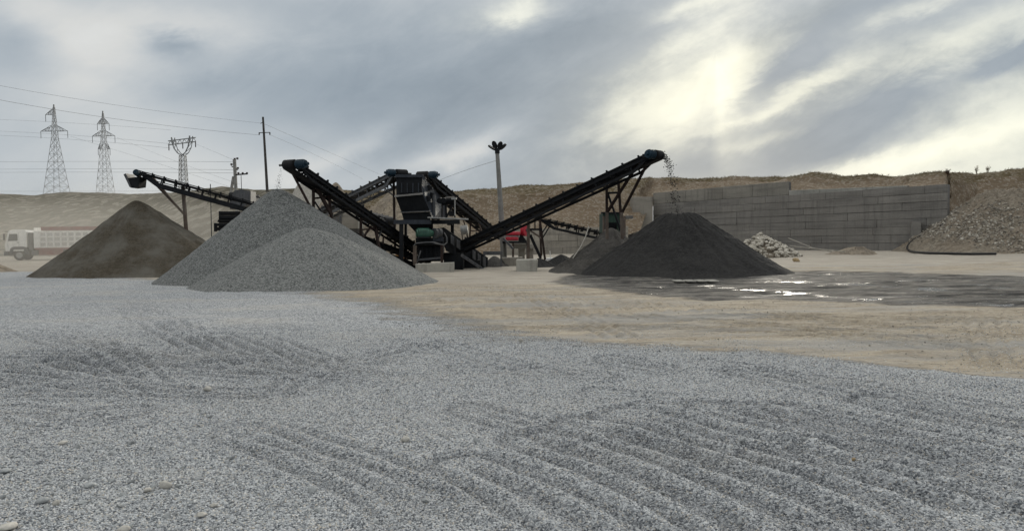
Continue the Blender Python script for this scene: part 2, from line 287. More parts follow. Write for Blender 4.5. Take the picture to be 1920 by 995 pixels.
def hill_mat(name, grass, soil, soil2, rocky):
    m = bpy.data.materials.new(name); nt, b = nodes(m); p = wpos(nt)
    a = nz(nt, vscale(nt, p, 0.5, 0.5, 1.6), 0.16, 9, 0.68, 0.4); c2 = nz(nt, vscale(nt, p, 0.5, 0.5, 2.0), 0.9, 9, 0.75); fine = nz(nt, p, 2.2, 8, 0.75)
    c = mixc(nt, ramp(nt, a, [(0.38, 0.0), (0.62, 1.0)]), soil, soil2)
    top = attr(nt, 'grassy'); gm = mth(nt, 'MULTIPLY', mth(nt, 'SUBTRACT', mth(nt, 'ADD', top, mth(nt, 'MULTIPLY', mth(nt, 'SUBTRACT', c2, 0.5), 1.6)), 0.3), 3.0, True)
    c = mixc(nt, gm, c, mixc(nt, ramp(nt, fine, [(0.35, 0.0), (0.65, 1.0)]), tuple(v * 0.6 for v in grass), tuple(v * 1.3 for v in grass)))
    r, d = cells(nt, p, rocky); c = mixc(nt, mth(nt, 'MULTIPLY', ramp(nt, r, [(0.66, 0.0), (0.86, 1.0)]), 0.45), c, (0.42, 0.38, 0.32))
    c = mixc(nt, mth(nt, 'MULTIPLY', ramp(nt, c2, [(0.55, 0.0), (0.7, 1.0)]), 0.6), c, tuple(v * 0.5 for v in soil))
    nt.links.new(c, b.inputs['Base Color']); b.inputs['Roughness'].default_value = 0.95; b.inputs['Specular IOR Level'].default_value = 0.1
    bump(nt, mth(nt, 'ADD', fine, c2), b, 0.35); MATS[name] = m
hill_mat('far_hill', (0.095, 0.085, 0.058), (0.105, 0.09, 0.066), (0.20, 0.175, 0.135), 0.8)
hill_mat('near_bank', (0.13, 0.10, 0.056), (0.175, 0.13, 0.087), (0.25, 0.197, 0.14), 5.0)
m = bpy.data.materials.new('dry_grass'); nt, b = nodes(m); c = ramp(nt, nz(nt, wpos(nt), 3, 3), [(0.3, (0.11, 0.085, 0.045)), (0.7, (0.27, 0.215, 0.125))]); nt.links.new(c, b.inputs['Base Color']); b.inputs['Roughness'].default_value = 0.9; MATS['dry_grass'] = m
m = bpy.data.materials.new('shrub_leaf'); nt, b = nodes(m); c = ramp(nt, nz(nt, wpos(nt), 5, 3), [(0.3, (0.10, 0.05, 0.025)), (0.7, (0.22, 0.12, 0.06))]); nt.links.new(c, b.inputs['Base Color']); b.inputs['Roughness'].default_value = 0.9; MATS['shrub_leaf'] = m

# ---------------------------------------------------------------- mesh helpers
class MB:
    def __init__(s): s.v = []; s.f = []
    def add(s, vs, fs):
        n = len(s.v); s.v += [tuple(v) for v in vs]; s.f += [tuple(i + n for i in f) for f in fs]; return s
    def hexa(s, a):     # 8 points: 4 front (ccw from outside), 4 back in the same order
        return s.add(a, [(0, 1, 2, 3), (7, 6, 5, 4), (0, 4, 5, 1), (1, 5, 6, 2), (2, 6, 7, 3), (3, 7, 4, 0)])
    def box(s, x0, x1, y0, y1, z0, z1):
        return s.hexa([(x0, y0, z0), (x1, y0, z0), (x1, y0, z1), (x0, y0, z1), (x0, y1, z0), (x1, y1, z0), (x1, y1, z1), (x0, y1, z1)])
    def beam(s, p, q, w, h=None, up=(0, 0, 1)):
        h = h or w; p = Vector(p); q = Vector(q); d = (q - p)
        if d.length < 1e-6: return s
        d.normalize(); up = Vector(up)
        if abs(d.dot(up)) > 0.98: up = Vector((0, 1, 0))
        a = d.cross(up).normalized() * (w / 2); b = a.cross(d).normalized() * (h / 2)
        return s.hexa([p - a - b, p + a - b, p + a + b, p - a + b, q - a - b, q + a - b, q + a + b, q - a + b])
    def tube(s, p, q, r, n=12, r2=None):
        p = Vector(p); q = Vector(q); r2 = r if r2 is None else r2; d = (q - p).normalized()
        up = Vector((0, 0, 1)) if abs(d.z) < 0.95 else Vector((0, 1, 0)); a = d.cross(up).normalized(); b = a.cross(d)
        vs = []
        for c, rr in ((p, r), (q, r2)):
            for k in range(n): t = 2 * math.pi * k / n; vs.append(c + (a * math.cos(t) + b * math.sin(t)) * rr)
        return s.add(vs, [(k, (k + 1) % n, n + (k + 1) % n, n + k) for k in range(n)] + [tuple(range(n - 1, -1, -1)), tuple(range(n, 2 * n))])
    def path(s, pts, r, n=6, r2=None):
        pts = [Vector(p) for p in pts]; vs = []; m_ = len(pts)
        for i, p in enumerate(pts):
            d = (pts[min(i + 1, m_ - 1)] - pts[max(i - 1, 0)]).normalized(); up = Vector((0, 0, 1)) if abs(d.z) < 0.95 else Vector((0, 1, 0))
            a = d.cross(up).normalized(); b = a.cross(d); rr = r if r2 is None else r + (r2 - r) * i / (m_ - 1)
            for k in range(n): t = 2 * math.pi * k / n; vs.append(p + (a * math.cos(t) + b * math.sin(t)) * rr)
        fs = [(i * n + k, i * n + (k + 1) % n, (i + 1) * n + (k + 1) % n, (i + 1) * n + k) for i in range(m_ - 1) for k in range(n)]
        return s.add(vs, fs + [tuple(range(n - 1, -1, -1)), tuple(range((m_ - 1) * n, m_ * n))])
    def prism(s, pts, off):     # extrude a polygon (list of points) by a vector
        n = len(pts); off = Vector(off); pts = [Vector(p) for p in pts]
        return s.add(pts + [p + off for p in pts], [tuple(range(n)), tuple(range(2 * n - 1, n - 1, -1))] + [(k, (k + 1) % n, n + (k + 1) % n, n + k)[::-1] for k in range(n)])
    def pbox(s, x0, y0, x1, y1, Y0, Y1):       # photo rectangle on a front face at Y0, carried straight back to Y1
        a, b, c, d = P(x0, y1, Y0), P(x1, y1, Y0), P(x1, y0, Y0), P(x0, y0, Y0); o = Vector((0, Y1 - Y0, 0))
        return s.hexa([a, b, c, d, a + o, b + o, c + o, d + o])
    def pquad(s, pts, Y0, Y1):
        return s.prism([P(x, y, Y0) for x, y in pts], (0, Y1 - Y0, 0))
ORG = {}
def mesh_from(name, vs, fs, org, smooth=False, fix=True):
    me = bpy.data.meshes.new(name); me.from_pydata([(v[0] - org[0], v[1] - org[1], v[2] - org[2]) for v in vs], [], fs)
    if fix:
        bm = bmesh.new(); bm.from_mesh(me); bmesh.ops.recalc_face_normals(bm, faces=bm.faces); bm.to_mesh(me); bm.free()
    if smooth: me.polygons.foreach_set('use_smooth', [True] * len(me.polygons))
    me.update(); return me
def link(name, me, mat, parent=None, loc=None):
    o = bpy.data.objects.new(name, me); COL.objects.link(o)
    if mat and not me.materials: me.materials.append(MATS[mat])
    if parent is not None: o.parent = parent
    if loc is not None: o.location = loc
    return o
def part(mb, name, mat, parent, smooth=False, local=False, bevel=0.0, label=None):
    org = (0, 0, 0) if local else ORG[parent.as_pointer()]
    o = link(name, mesh_from(name, mb.v, mb.f, org, smooth), mat, parent); ORG[o.as_pointer()] = org
    if bevel: mod = o.modifiers.new('bevel', 'BEVEL'); mod.width = bevel; mod.segments = 1; mod.limit_method = 'ANGLE'
    if label: o['label'] = label
    return o
def tag(o, label, cat, group=None):
    o['label'] = label; o['category'] = cat
    if o.get('kind') is None: o['kind'] = 'thing'
    if group: o['group'] = group
    return o
def thing(name, label, cat, loc, group=None, rz=0.0):
    o = bpy.data.objects.new(name, None); COL.objects.link(o); o.empty_display_size = 0.2; o.location = loc; o.rotation_euler = (0, 0, rz)
    ORG[o.as_pointer()] = tuple(loc); return tag(o, label, cat, group)
def solo(mb, name, mat, label, cat, group=None, smooth=False, org=None, bevel=0.0):
    if org is None:
        a = np.array(mb.v); org = (float(a[:, 0].mean()), float(a[:, 1].mean()), float(a[:, 2].min()))
    o = link(name, mesh_from(name, mb.v, mb.f, org, smooth), mat, None, org)
    if bevel: mod = o.modifiers.new('bevel', 'BEVEL'); mod.width = bevel; mod.segments = 1; mod.limit_method = 'ANGLE'
    return tag(o, label, cat, group)
def fattr(me, name, arr):
    a = me.attributes.new(name, 'FLOAT', 'POINT'); a.data.foreach_set('value', np.asarray(arr, dtype=np.float32))
def grid_mesh(name, X, Y, Z, smooth=True):
    r, c = X.shape; vs = np.stack([X, Y, Z], -1).reshape(-1, 3)
    i = np.arange(r * c).reshape(r, c); q = np.stack([i[:-1, :-1], i[:-1, 1:], i[1:, 1:], i[1:, :-1]], -1).reshape(-1, 4)
    me = bpy.data.meshes.new(name); me.vertices.add(len(vs)); me.vertices.foreach_set('co', vs.ravel().astype(np.float32))
    me.loops.add(q.size); me.loops.foreach_set('vertex_index', q.ravel().astype(np.int32)); me.polygons.add(len(q))
    me.polygons.foreach_set('loop_start', (np.arange(len(q)) * 4).astype(np.int32))
    me.update(calc_edges=True); me.polygons.foreach_set('use_smooth', np.full(len(q), smooth)); return me
# value noise on numpy arrays
_T = RNG.random((256, 256))
def vnoise(x, y):
    xi = np.floor(x).astype(int); yi = np.floor(y).astype(int); fx = x - xi; fy = y - yi; fx = fx * fx * (3 - 2 * fx); fy = fy * fy * (3 - 2 * fy)
    g = lambda a, b: _T[a % 256, b % 256]
    return (g(xi, yi) * (1 - fx) + g(xi + 1, yi) * fx) * (1 - fy) + (g(xi, yi + 1) * (1 - fx) + g(xi + 1, yi + 1) * fx) * fy - 0.5
def fbm(x, y, o=4):
    s = 0; a = 1.0
    for k in range(o): s = s + a * vnoise(x * 2 ** k + 17.3 * k, y * 2 ** k + 5.1 * k); a *= 0.5
    return s
def sstep(a, b, x): t = np.clip((x - a) / (b - a), 0, 1); return t * t * (3 - 2 * t)
def poly_dist(X, Y, pts, closed):        # distance to a polyline, and for a polygon which side
    d = np.full(X.shape, 1e9); ins = np.zeros(X.shape, bool); n = len(pts)
    for k in range(n if closed else n - 1):
        ax, ay = pts[k][:2]; bx, by = pts[(k + 1) % n][:2]; vx, vy = bx - ax, by - ay; L2 = vx * vx + vy * vy + 1e-9
        t = np.clip(((X - ax) * vx + (Y - ay) * vy) / L2, 0, 1); d = np.minimum(d, np.hypot(X - ax - t * vx, Y - ay - t * vy))
        if closed:
            cr = ((ay > Y) != (by > Y)) & (X < vx * (Y - ay) / (vy if abs(vy) > 1e-9 else 1e-9) + ax); ins ^= cr
    return np.where(ins, -d, d) if closed else d
def scatter(name, emitter_me, mat, density, smin, smax, label, cat, flat=0.65, seed=1, sub=2, parent=None, loc=(0, 0, 0)):
    o = link(name, emitter_me, None, parent, loc); o['kind'] = 'stuff'
    if parent is None: tag(o, label, cat)
    ng = bpy.data.node_groups.new(name + '_scatter', 'GeometryNodeTree'); ng.interface.new_socket('Geometry', in_out='INPUT', socket_type='NodeSocketGeometry'); ng.interface.new_socket('Geometry', in_out='OUTPUT', socket_type='NodeSocketGeometry')
    N = ng.nodes; L = ng.links; gi = N.new('NodeGroupInput'); go = N.new('NodeGroupOutput')
    na = N.new('GeometryNodeInputNamedAttribute'); na.data_type = 'FLOAT'; na.inputs['Name'].default_value = 'density'
    mu = N.new('ShaderNodeMath'); mu.operation = 'MULTIPLY'; L.new(na.outputs['Attribute'], mu.inputs[0]); mu.inputs[1].default_value = density
    dp = N.new('GeometryNodeDistributePointsOnFaces'); L.new(gi.outputs[0], dp.inputs['Mesh']); L.new(mu.outputs[0], dp.inputs['Density']); dp.inputs['Seed'].default_value = seed
    ico = N.new('GeometryNodeMeshIcoSphere'); ico.inputs['Radius'].default_value = 1.0; ico.inputs['Subdivisions'].default_value = sub
    tn = N.new('ShaderNodeTexNoise'); tn.inputs['Scale'].default_value = 0.9; tn.inputs['Detail'].default_value = 1.0
    ps = N.new('GeometryNodeInputPosition'); L.new(ps.outputs[0], tn.inputs['Vector'])
    v1 = N.new('ShaderNodeVectorMath'); v1.operation = 'SUBTRACT'; L.new(tn.outputs['Color'], v1.inputs[0]); v1.inputs[1].default_value = (0.5, 0.5, 0.5)
    sp = N.new('GeometryNodeSetPosition'); L.new(ico.outputs[0], sp.inputs['Geometry'])
    v2 = N.new('ShaderNodeVectorMath'); v2.operation = 'SCALE'; L.new(v1.outputs[0], v2.inputs[0]); v2.inputs['Scale'].default_value = 1.5; L.new(v2.outputs[0], sp.inputs['Offset'])
    sm = N.new('GeometryNodeSetMaterial'); L.new(sp.outputs[0], sm.inputs['Geometry']); sm.inputs['Material'].default_value = MATS[mat]
    rr = N.new('FunctionNodeRandomValue'); rr.data_type = 'FLOAT_VECTOR'; rr.inputs[0].default_value = (0, 0, 0); rr.inputs[1].default_value = (0.9, 0.9, 6.283)
    rs = N.new('FunctionNodeRandomValue'); rs.data_type = 'FLOAT_VECTOR'; rs.inputs[0].default_value = (0.7, 0.6, flat * 0.7); rs.inputs[1].default_value = (1.25, 1.0, flat * 1.2); rs.inputs['Seed'].default_value = 3
    ru = N.new('FunctionNodeRandomValue'); ru.data_type = 'FLOAT'; ru.inputs[2].default_value = 0.0; ru.inputs[3].default_value = 1.0; ru.inputs['Seed'].default_value = 9
    pw = N.new('ShaderNodeMath'); pw.operation = 'POWER'; L.new(ru.outputs[1], pw.inputs[0]); pw.inputs[1].default_value = 1.8
    mr = N.new('ShaderNodeMath'); mr.operation = 'MULTIPLY_ADD'; L.new(pw.outputs[0], mr.inputs[0]); mr.inputs[1].default_value = smax - smin; mr.inputs[2].default_value = smin
    sv = N.new('ShaderNodeVectorMath'); sv.operation = 'SCALE'; L.new(rs.outputs[0], sv.inputs[0]); L.new(mr.outputs[0], sv.inputs['Scale'])
    ip = N.new('GeometryNodeInstanceOnPoints'); L.new(dp.outputs['Points'], ip.inputs['Points']); L.new(sm.outputs[0], ip.inputs['Instance']); L.new(rr.outputs[0], ip.inputs['Rotation']); L.new(sv.outputs[0], ip.inputs['Scale'])
    L.new(ip.outputs[0], go.inputs[0]); md = o.modifiers.new('scatter', 'NODES'); md.node_group = ng
    return o

# ---------------------------------------------------------------- the yard ground
GPX = lambda L: [tuple(G(*p))[:2] for p in L]
GRAVEL_EDGE = GPX([(640, 556), (720, 574), (800, 592), (870, 610), (920, 632), (1000, 643), (1120, 650), (1300, 657), (1500, 670), (1700, 691), (1920, 714), (2300, 760)])
WET = GPX([(1035, 528), (1120, 540), (1220, 552), (1330, 561), (1500, 561), (1700, 571), (1920, 574), (2300, 590), (2300, 520), (1920, 517), (1720, 511), (1600, 508), (1480, 508), (1300, 512), (1090, 512)])
PUDDLES = [GPX(l) for l in ([(1190, 538), (1300, 533), (1400, 541), (1500, 548), (1600, 557), (1700, 564), (1790, 567), (1870, 568)], [(1620, 525), (1720, 527), (1800, 530), (1900, 541)], [(1700, 519), (1800, 523), (1920, 530)], [(1560, 513), (1700, 511)], [(1640, 555), (1760, 558), (1920, 562)], [(1660, 536), (1760, 542), (1920, 552)], [(1450, 526), (1600, 530), (1700, 538)], [(1780, 516), (1920, 522)])]
RUTS = [
    ([(1330, 765), (1420, 783), (1500, 800), (1600, 826), (1700, 850), (1920, 905)], 0.075), ([(1180, 775), (1300, 815), (1400, 842), (1500, 870), (1700, 930), (1850, 990)], 0.085),
    ([(1090, 800), (1250, 850), (1450, 920), (1600, 985), (1700, 1040)], 0.08), ([(1000, 830), (1150, 880), (1300, 950), (1380, 995), (1430, 1040)], 0.07),
    ([(870, 870), (1000, 935), (1100, 990), (1180, 1050)], 0.055), ([(450, 810), (600, 870), (750, 930), (850, 995)], 0.04), ([(470, 800), (640, 850), (800, 930), (930, 1020)], 0.035),
    ([(1640, 756), (1800, 790), (1920, 815)], 0.07), ([(1330, 680), (1440, 700), (1620, 728), (1800, 760), (1920, 780)], 0.04), ([(1560, 850), (1700, 880), (1920, 945)], 0.07), ([(1480, 770), (1620, 800), (1800, 850), (1920, 870)], 0.06),
    ([(1130, 740), (1300, 752), (1450, 770)], 0.03), ([(1150, 675), (1230, 690)], 0.03),
    ([(-60, 662), (0, 665), (150, 672), (300, 680), (450, 688), (600, 700), (720, 712)], 0.06), ([(-60, 677), (0, 680), (200, 690), (420, 703), (640, 714), (760, 712)], 0.055),
    ([(-60, 705), (0, 710), (150, 724), (330, 740), (460, 745), (540, 735), (560, 722), (640, 712)], 0.06), ([(150, 665), (300, 672), (480, 678), (620, 690)], 0.04),
    ([(330, 632), (370, 650), (420, 668), (480, 690)], 0.045), ([(400, 630), (450, 652), (500, 676)], 0.045), ([(470, 630), (540, 660), (620, 690)], 0.04),
    ([(235, 565), (255, 590), (300, 615), (360, 642), (450, 672)], 0.03), ([(255, 555), (275, 580), (330, 612), (380, 628)], 0.03), ([(0, 735), (120, 738), (230, 740)], 0.05), ([(60, 690), (160, 700), (230, 712)], 0.045),
    ([(700, 640), (850, 655), (960, 685), (1060, 700)], 0.03), ([(880, 690), (1000, 697), (1110, 706)], 0.035), ([(880, 765), (1000, 800), (1080, 825)], 0.04), ([(0, 775), (110, 790), (240, 775)], 0.035),
    ([(30, 560), (120, 552), (180, 548)], 0.03), ([(1830, 640), (1860, 665), (1890, 690)], 0.02), ([(1400, 700), (1560, 735), (1700, 745)], 0.03),
    ([(760, 560), (1000, 566), (1300, 584), (1600, 604), (1920, 634)], 0.035), ([(820, 575), (1100, 585), (1400, 606), (1700, 634), (1950, 668)], 0.035), ([(900, 548), (1200, 568), (1500, 590), (1950, 604)], 0.03), ([(1000, 610), (1250, 612), (1500, 625), (1800, 655)], 0.03), ([(900, 530), (960, 550), (1080, 590), (1180, 640)], 0.025), ([(1840, 590), (1850, 630), (1875, 690)], 0.025), ([(560, 715), (640, 690), (760, 660), (900, 640)], 0.03), ([(160, 640), (240, 690), (300, 740)], 0.03), ([(40, 620), (130, 645), (260, 655)], 0.03)]
RUTS = [(GPX(l), a) for l, a in RUTS]
def ruts(X, Y):
    h = np.zeros(X.shape); loose = np.zeros(X.shape)
    wob = fbm(X * 0.7, Y * 0.7, 2) * 0.10
    for pts, a in RUTS:
        dmin = poly_dist(X, Y, pts, False); sel = dmin < 1.4
        if not sel.any(): continue
        d = dmin[sel] + wob[sel]; d = np.minimum(np.abs(d), np.minimum(np.abs(d - 0.23) * 1.1, np.abs(d + 0.25) * 1.3)); brk = 0.85 + 0.6 * fbm(X[sel] * 0.5 + 31, Y[sel] * 0.5, 2)
        xs_, ys_ = X[sel], Y[sel]; fl = min(1.1, 0.16 * sum(math.dist(p_, q_) for p_, q_ in zip(pts[:-1], pts[1:]))); fade = sstep(0.0, fl, np.hypot(xs_ - pts[0][0], ys_ - pts[0][1])) * sstep(0.0, fl, np.hypot(xs_ - pts[-1][0], ys_ - pts[-1][1])); brk = brk * fade
        w = 0.042 + a * 0.24
        h[sel] += a * np.clip(brk, 0.0, 1.4) * (-np.exp(-(d / w) ** 2) + 0.75 * np.exp(-((d - 2.1 * w) / (w * 0.95)) ** 2))
        loose[sel] = np.maximum(loose[sel], np.exp(-(d / (w * 1.5)) ** 2) * min(1, a * 15) * np.clip(brk * 1.2, 0, 1))
    return h, loose
def yard(X, Y):
    near = sstep(26, 16, Y)
    h = fbm(X * 0.45, Y * 0.45, 4) * 0.05 + fbm(X * 2.2 + 9, Y * 2.2, 3) * 0.012 + fbm(X * 7, Y * 7, 2) * 0.010 * near
    r, loose = ruts(X, Y); h = h + (0.55 + 0.75 * sstep(6.5, 9.5, Y)) * r * sstep(34, 24, Y)
    h = h + (0.6 + 0.4 * near) * fbm(X * 0.5 + 70, Y * 2.4, 4) * 0.045 * sstep(9, 13, Y)
    far = sstep(16, 40, Y); h = h + far * fbm(X * 0.9, Y * 1.5 + 40, 3) * 0.05
    e = poly_dist(X, Y, GRAVEL_EDGE + [(60, 6), (60, -60), (-90, -60), (-90, 46), tuple(G(60, 509))[:2], tuple(G(280, 524))[:2], tuple(G(420, 535))[:2]], True)
    sharp = sstep(-2, 6, X)
    grav = sstep(1, -1, (e - 0.15) / (2.6 - 2.25 * sharp))
    h = h + 0.035 * sstep(0.25, -0.35, e) * sharp                              # the gravel lies as a thin layer on the earth
    w = poly_dist(X, Y, WET, True); wet = sstep(1, -1, w / 0.8)
    pud = np.zeros(X.shape)
    for l in PUDDLES: pud = np.maximum(pud, np.exp(-(poly_dist(X, Y, l, False) / 0.55) ** 2))
    h = h * (1 - 0.3 * wet) - 0.03 * wet + wet * (fbm(X * 0.45, Y * 2.6, 4) * 0.09)
    pale = np.clip(sstep(24, 30, Y + fbm(X * 0.3, Y * 0.3, 3) * 6) * 0.95 + 0.12 * sstep(18, 26, Y), 0, 1) * sstep(16, 4, X + (40 - Y) * 0.4 + fbm(X * .2, Y * .2, 2) * 6)
    pale = np.maximum(pale, sstep(34, 40, Y))
    return h, grav, wet, pale, loose, pud
def build_ground():
    ys = np.concatenate([np.linspace(-40, 1.0, 30)[:-1], np.linspace(1.0, 3.2, 14)[:-1], np.linspace(3.2, 15, 400)[:-1], 15 * np.exp(np.linspace(0, math.log(31), 300))])
    t = np.linspace(-1, 1, 780); t = 0.55 * t + 0.45 * t ** 3
    W = np.where(ys >= 0, 13 + 1.25 * ys, 13 - 0.9 * ys)
    X = t[None, :] * W[:, None]; Y = np.repeat(ys[:, None], len(t), 1)
    h, g, w, p, l, pu = yard(X, Y); me = grid_mesh('ground', X, Y, h)
    for n_, a in (('gravel', g), ('wet', w), ('pale', p), ('loose', l), ('puddle', pu)): fattr(me, n_, a.ravel())
    o = link('ground', me, 'yard_ground'); o['kind'] = 'structure'
    # emitter for the loose stones of the foreground
    ys = np.concatenate([np.linspace(2.4, 6, 90), np.linspace(6, 15, 300)[1:]]); t = np.linspace(-1, 1, 340); X = t[None, :] * (0.80 * ys + 1.6)[:, None]; Y = np.repeat(ys[:, None], len(t), 1)
    h, g, w, p, l, pu = yard(X, Y); me = grid_mesh('gravel', X, Y, h + 0.002)
    brk = fbm(X * 1.5, Y * 1.5, 3); fattr(me, 'loose', l.ravel())
    fattr(me, 'density', (np.clip((g + brk * 0.5 - 0.3) * 3, 0.05 * np.clip(brk * 2 + .5, 0, 1), 1) * sstep(15, 8.5, Y) * (0.55 + 0.45 * l + 0.5 * np.clip(fbm(X * .8, Y * .8, 3) + .4, 0, 1))).ravel())
    scatter('gravel', me, 'gravel_stone', 6400, 0.0040, 0.0088, 'loose grey crushed stones strewn over the foreground of the yard', 'gravel', seed=4)
    ys = np.linspace(2.4, 12, 60); t = np.linspace(-1, 1, 80); X = t[None, :] * (0.80 * ys + 1.6)[:, None]; Y = np.repeat(ys[:, None], len(t), 1)
    h, g, w, p, l, pu = yard(X, Y); me = grid_mesh('pebbles', X, Y, h + 0.006)
    c0 = G(150, 930); fattr(me, 'density', (g * (0.04 + np.exp(-(np.hypot(X - c0.x, (Y - c0.y) * 1.2) / 1.7) ** 2))).ravel())
    scatter('pebbles', me, 'cobble_grey', 26, 0.014, 0.034, 'small rounded pale pebbles mixed into the near gravel', 'pebbles', seed=8, flat=0.6)
    # stray stones on the trodden earth
    ys = np.linspace(7, 26, 60); t = np.linspace(0, 1, 60); X = -3 + t[None, :] * (0.8 * ys + 4)[:, None]; Y = np.repeat(ys[:, None], len(t), 1)
    h, g, w, p, l, pu = yard(X, Y); me = grid_mesh('stray_stones', X, Y, h + 0.003)
    fattr(me, 'density', ((1 - g) * (1 - w) * np.clip(0.35 + fbm(X * .6, Y * .6, 3) * 1.5, 0, 1)).ravel())
    scatter('stray_stones', me, 'slope_stone', 45, 0.005, 0.016, 'stray small stones lying on the tan trodden earth', 'stones', seed=12)
build_ground()
def yz(x, y): return float(yard(np.array([[x]]), np.array([[y]]))[0][0, 0])

# ---------------------------------------------------------------- hills
def wall_Y(px): return 85 - (px - 1225) / 551 * 23
def wall_top(px): return 383 - (px - 1225) / 551 * 38
def tier_top(px):
    if px < 1356: return 362 - (px - 1225) / 131 * 12
    if px < 1479: return 350 - (px - 1356) / 122 * 10
    return 357 - (px - 1479) / 230 * 10
def build_hills():
    # far dusty hills: photo x, ridge y, ridge distance, foot distance
    T = [(-900, 362, 240, 96), (-300, 365, 200, 95), (0, 363, 190, 95), (60, 366, 186, 95), (120, 361, 180, 95), (180, 359, 172, 94), (250, 362, 160, 92), (340, 357, 140, 90), (420, 353, 128, 84), (500, 357, 114, 80), (560, 354, 112, 80), (660, 356, 112, 80), (760, 357, 114, 80), (900, 360, 116, 80)]
    px = np.linspace(-900, 900, 360); ry, rY, fY = (np.interp(px, [t[0] for t in T], [t[k] for t in T]) for k in (1, 2, 3))
    s = np.concatenate([np.linspace(0, 1, 90), np.linspace(1.02, 1.8, 14)]); X = np.zeros((len(s), len(px))); Y = X.copy(); Z = X.copy(); g = X.copy()
    for j in range(len(px)):
        top = P(px[j], ry[j], rY[j]).z; kx = P(px[j], ry[j], 1.0).x
        yy = fY[j] + (rY[j] - fY[j]) * s; X[:, j] = kx * yy; Y[:, j] = yy
        prof = np.where(s <= 1, (0.5 - 0.5 * np.cos(np.pi * np.clip(s, 0, 1))) * 0.55 + 0.45 * np.clip(s, 0, 1) ** 1.2, 1 - 0.35 * (s - 1))
        Z[:, j] = prof * (top + 0.25) - 0.25; g[:, j] = np.clip(s, 0, 1)
    w = np.clip(s, 0, 1)[:, None] * np.clip(1.15 - s, 0.12, 1)[:, None]
    Z += fbm(X * 0.06, Y * 0.05, 5) * 4.5 * w + fbm(X * 0.25, Y * 0.25, 4) * 1.1 * w
    me = grid_mesh('hill', X, Y, Z); fattr(me, 'grassy', (0.15 + 0.75 * sstep(0.25, 0.8, g)).ravel()); o = link('hill', me, 'far_hill'); o['kind'] = 'structure'
    # the cut bank above and behind the walls: foot (distance, height), middle, ridge y and distance
    B = [(600, 84, 0, 94, 2.5, 356, 108), (860, 74, 0, 86, 4.2, 357, 98), (960, 73, 0, 83, 4.6, 350, 95), (1050, 72, 0.6, 82, 4.9, 345, 94), (1150, 74, 1.2, 83, 4.9, 339, 95), (1200, 77, 2.2, 86, 5.4, 336, 97)]
    for p in range(1224, 1777, 12):
        y0 = wall_Y(p) + (3.4 if p < 1700 else 1.0); z0 = (P(p, tier_top(p), y0).z if p < 1700 else P(p, wall_top(p), y0).z) - 0.35
        ry = np.interp(p, [1224, 1300, 1350, 1380, 1415, 1470, 1500, 1525, 1545, 1558, 1590, 1640, 1665, 1720, 1776], [335, 334, 333, 331, 334, 332, 327, 325, 330, 326, 331, 324, 328, 323, 321])
        rYd = 100 - (p - 1224) / 552 * 23; B.append((p, y0, z0, y0 + 0.55 * (rYd - y0), None, ry, rYd))
    B += [(1778, 63.6, 0.0, 70, 5.1, 321.5, 78), (1790, 65.5, 0.0, 72, 5.2, 322, 80), (1830, 70, 0.5, 77, 5.6, 327, 85), (1880, 70, 1, 77, 5.6, 320, 85), (1920, 71, 3, 77, 5.6, 316, 85), (2300, 68, 2, 75, 5.8, 298, 83), (2900, 62, 2, 70, 6, 270, 80)]
    bx = [b[0] for b in B]; px = np.concatenate([np.linspace(600, 1180, 150), np.linspace(1182, 1960, 260), np.linspace(1965, 2900, 80)])
    s = np.concatenate([np.linspace(0, 1, 80), np.linspace(1.03, 2.6, 14)]); X = np.zeros((len(s), len(px))); Y = X.copy(); Z = X.copy(); g = X.copy()
    for j, p in enumerate(px):
        y0, z0, y1, ry, y2 = (np.interp(p, bx, [b[k] for b in B]) for k in (1, 2, 3, 5, 6))
        z2 = P(p, ry, y2).z; mids = [(b[0], b[4]) for b in B if b[4] is not None]; z1 = np.interp(p, [m_[0] for m_ in mids], [m_[1] for m_ in mids])
        if 1212 < p < 1780: z1 = 0.55 * z0 + 0.45 * z2
        kx = P(p, ry, 1.0).x; yy = np.interp(s, [0, 0.5, 1, 2.6], [y0, y1, y2, y2 + 45]); X[:, j] = kx * yy; Y[:, j] = yy
        Z[:, j] = np.interp(s, [0, 0.5, 0.6, 1, 1.2, 2.6], [z0, z1, z1 + (z2 - z1) * 0.55, z2, z2 - 0.1, z2 - 2]); g[:, j] = s
    inside = np.clip(s, 0, 1)[:, None] * np.clip(1.1 - s, 0.1, 1)[:, None] * 4
    Z += (fbm(X * 0.16, Y * 0.16, 4) * 0.8 + fbm(X * 0.8, Y * 0.8 + 3, 3) * 0.25) * np.clip(inside, 0, 1)
    Z += fbm(X * 0.4, Y * 0.2 + 3, 4) * 0.22 * ((s > 0.93) & (s < 1.3))[:, None]
    X += fbm(Z * 0.9, X * 0.4, 3) * 0.4 * np.clip(inside, 0, 1)
    me = grid_mesh('hillside', X, Y, Z); fattr(me, 'grassy', (0.05 + 0.9 * sstep(0.5, 0.72, g)).ravel()); o = link('hillside', me, 'near_bank'); o['kind'] = 'structure'
    # dry grass along the crest
    mb = MB(); k = np.where(np.isclose(s, 1.0))[0][0]
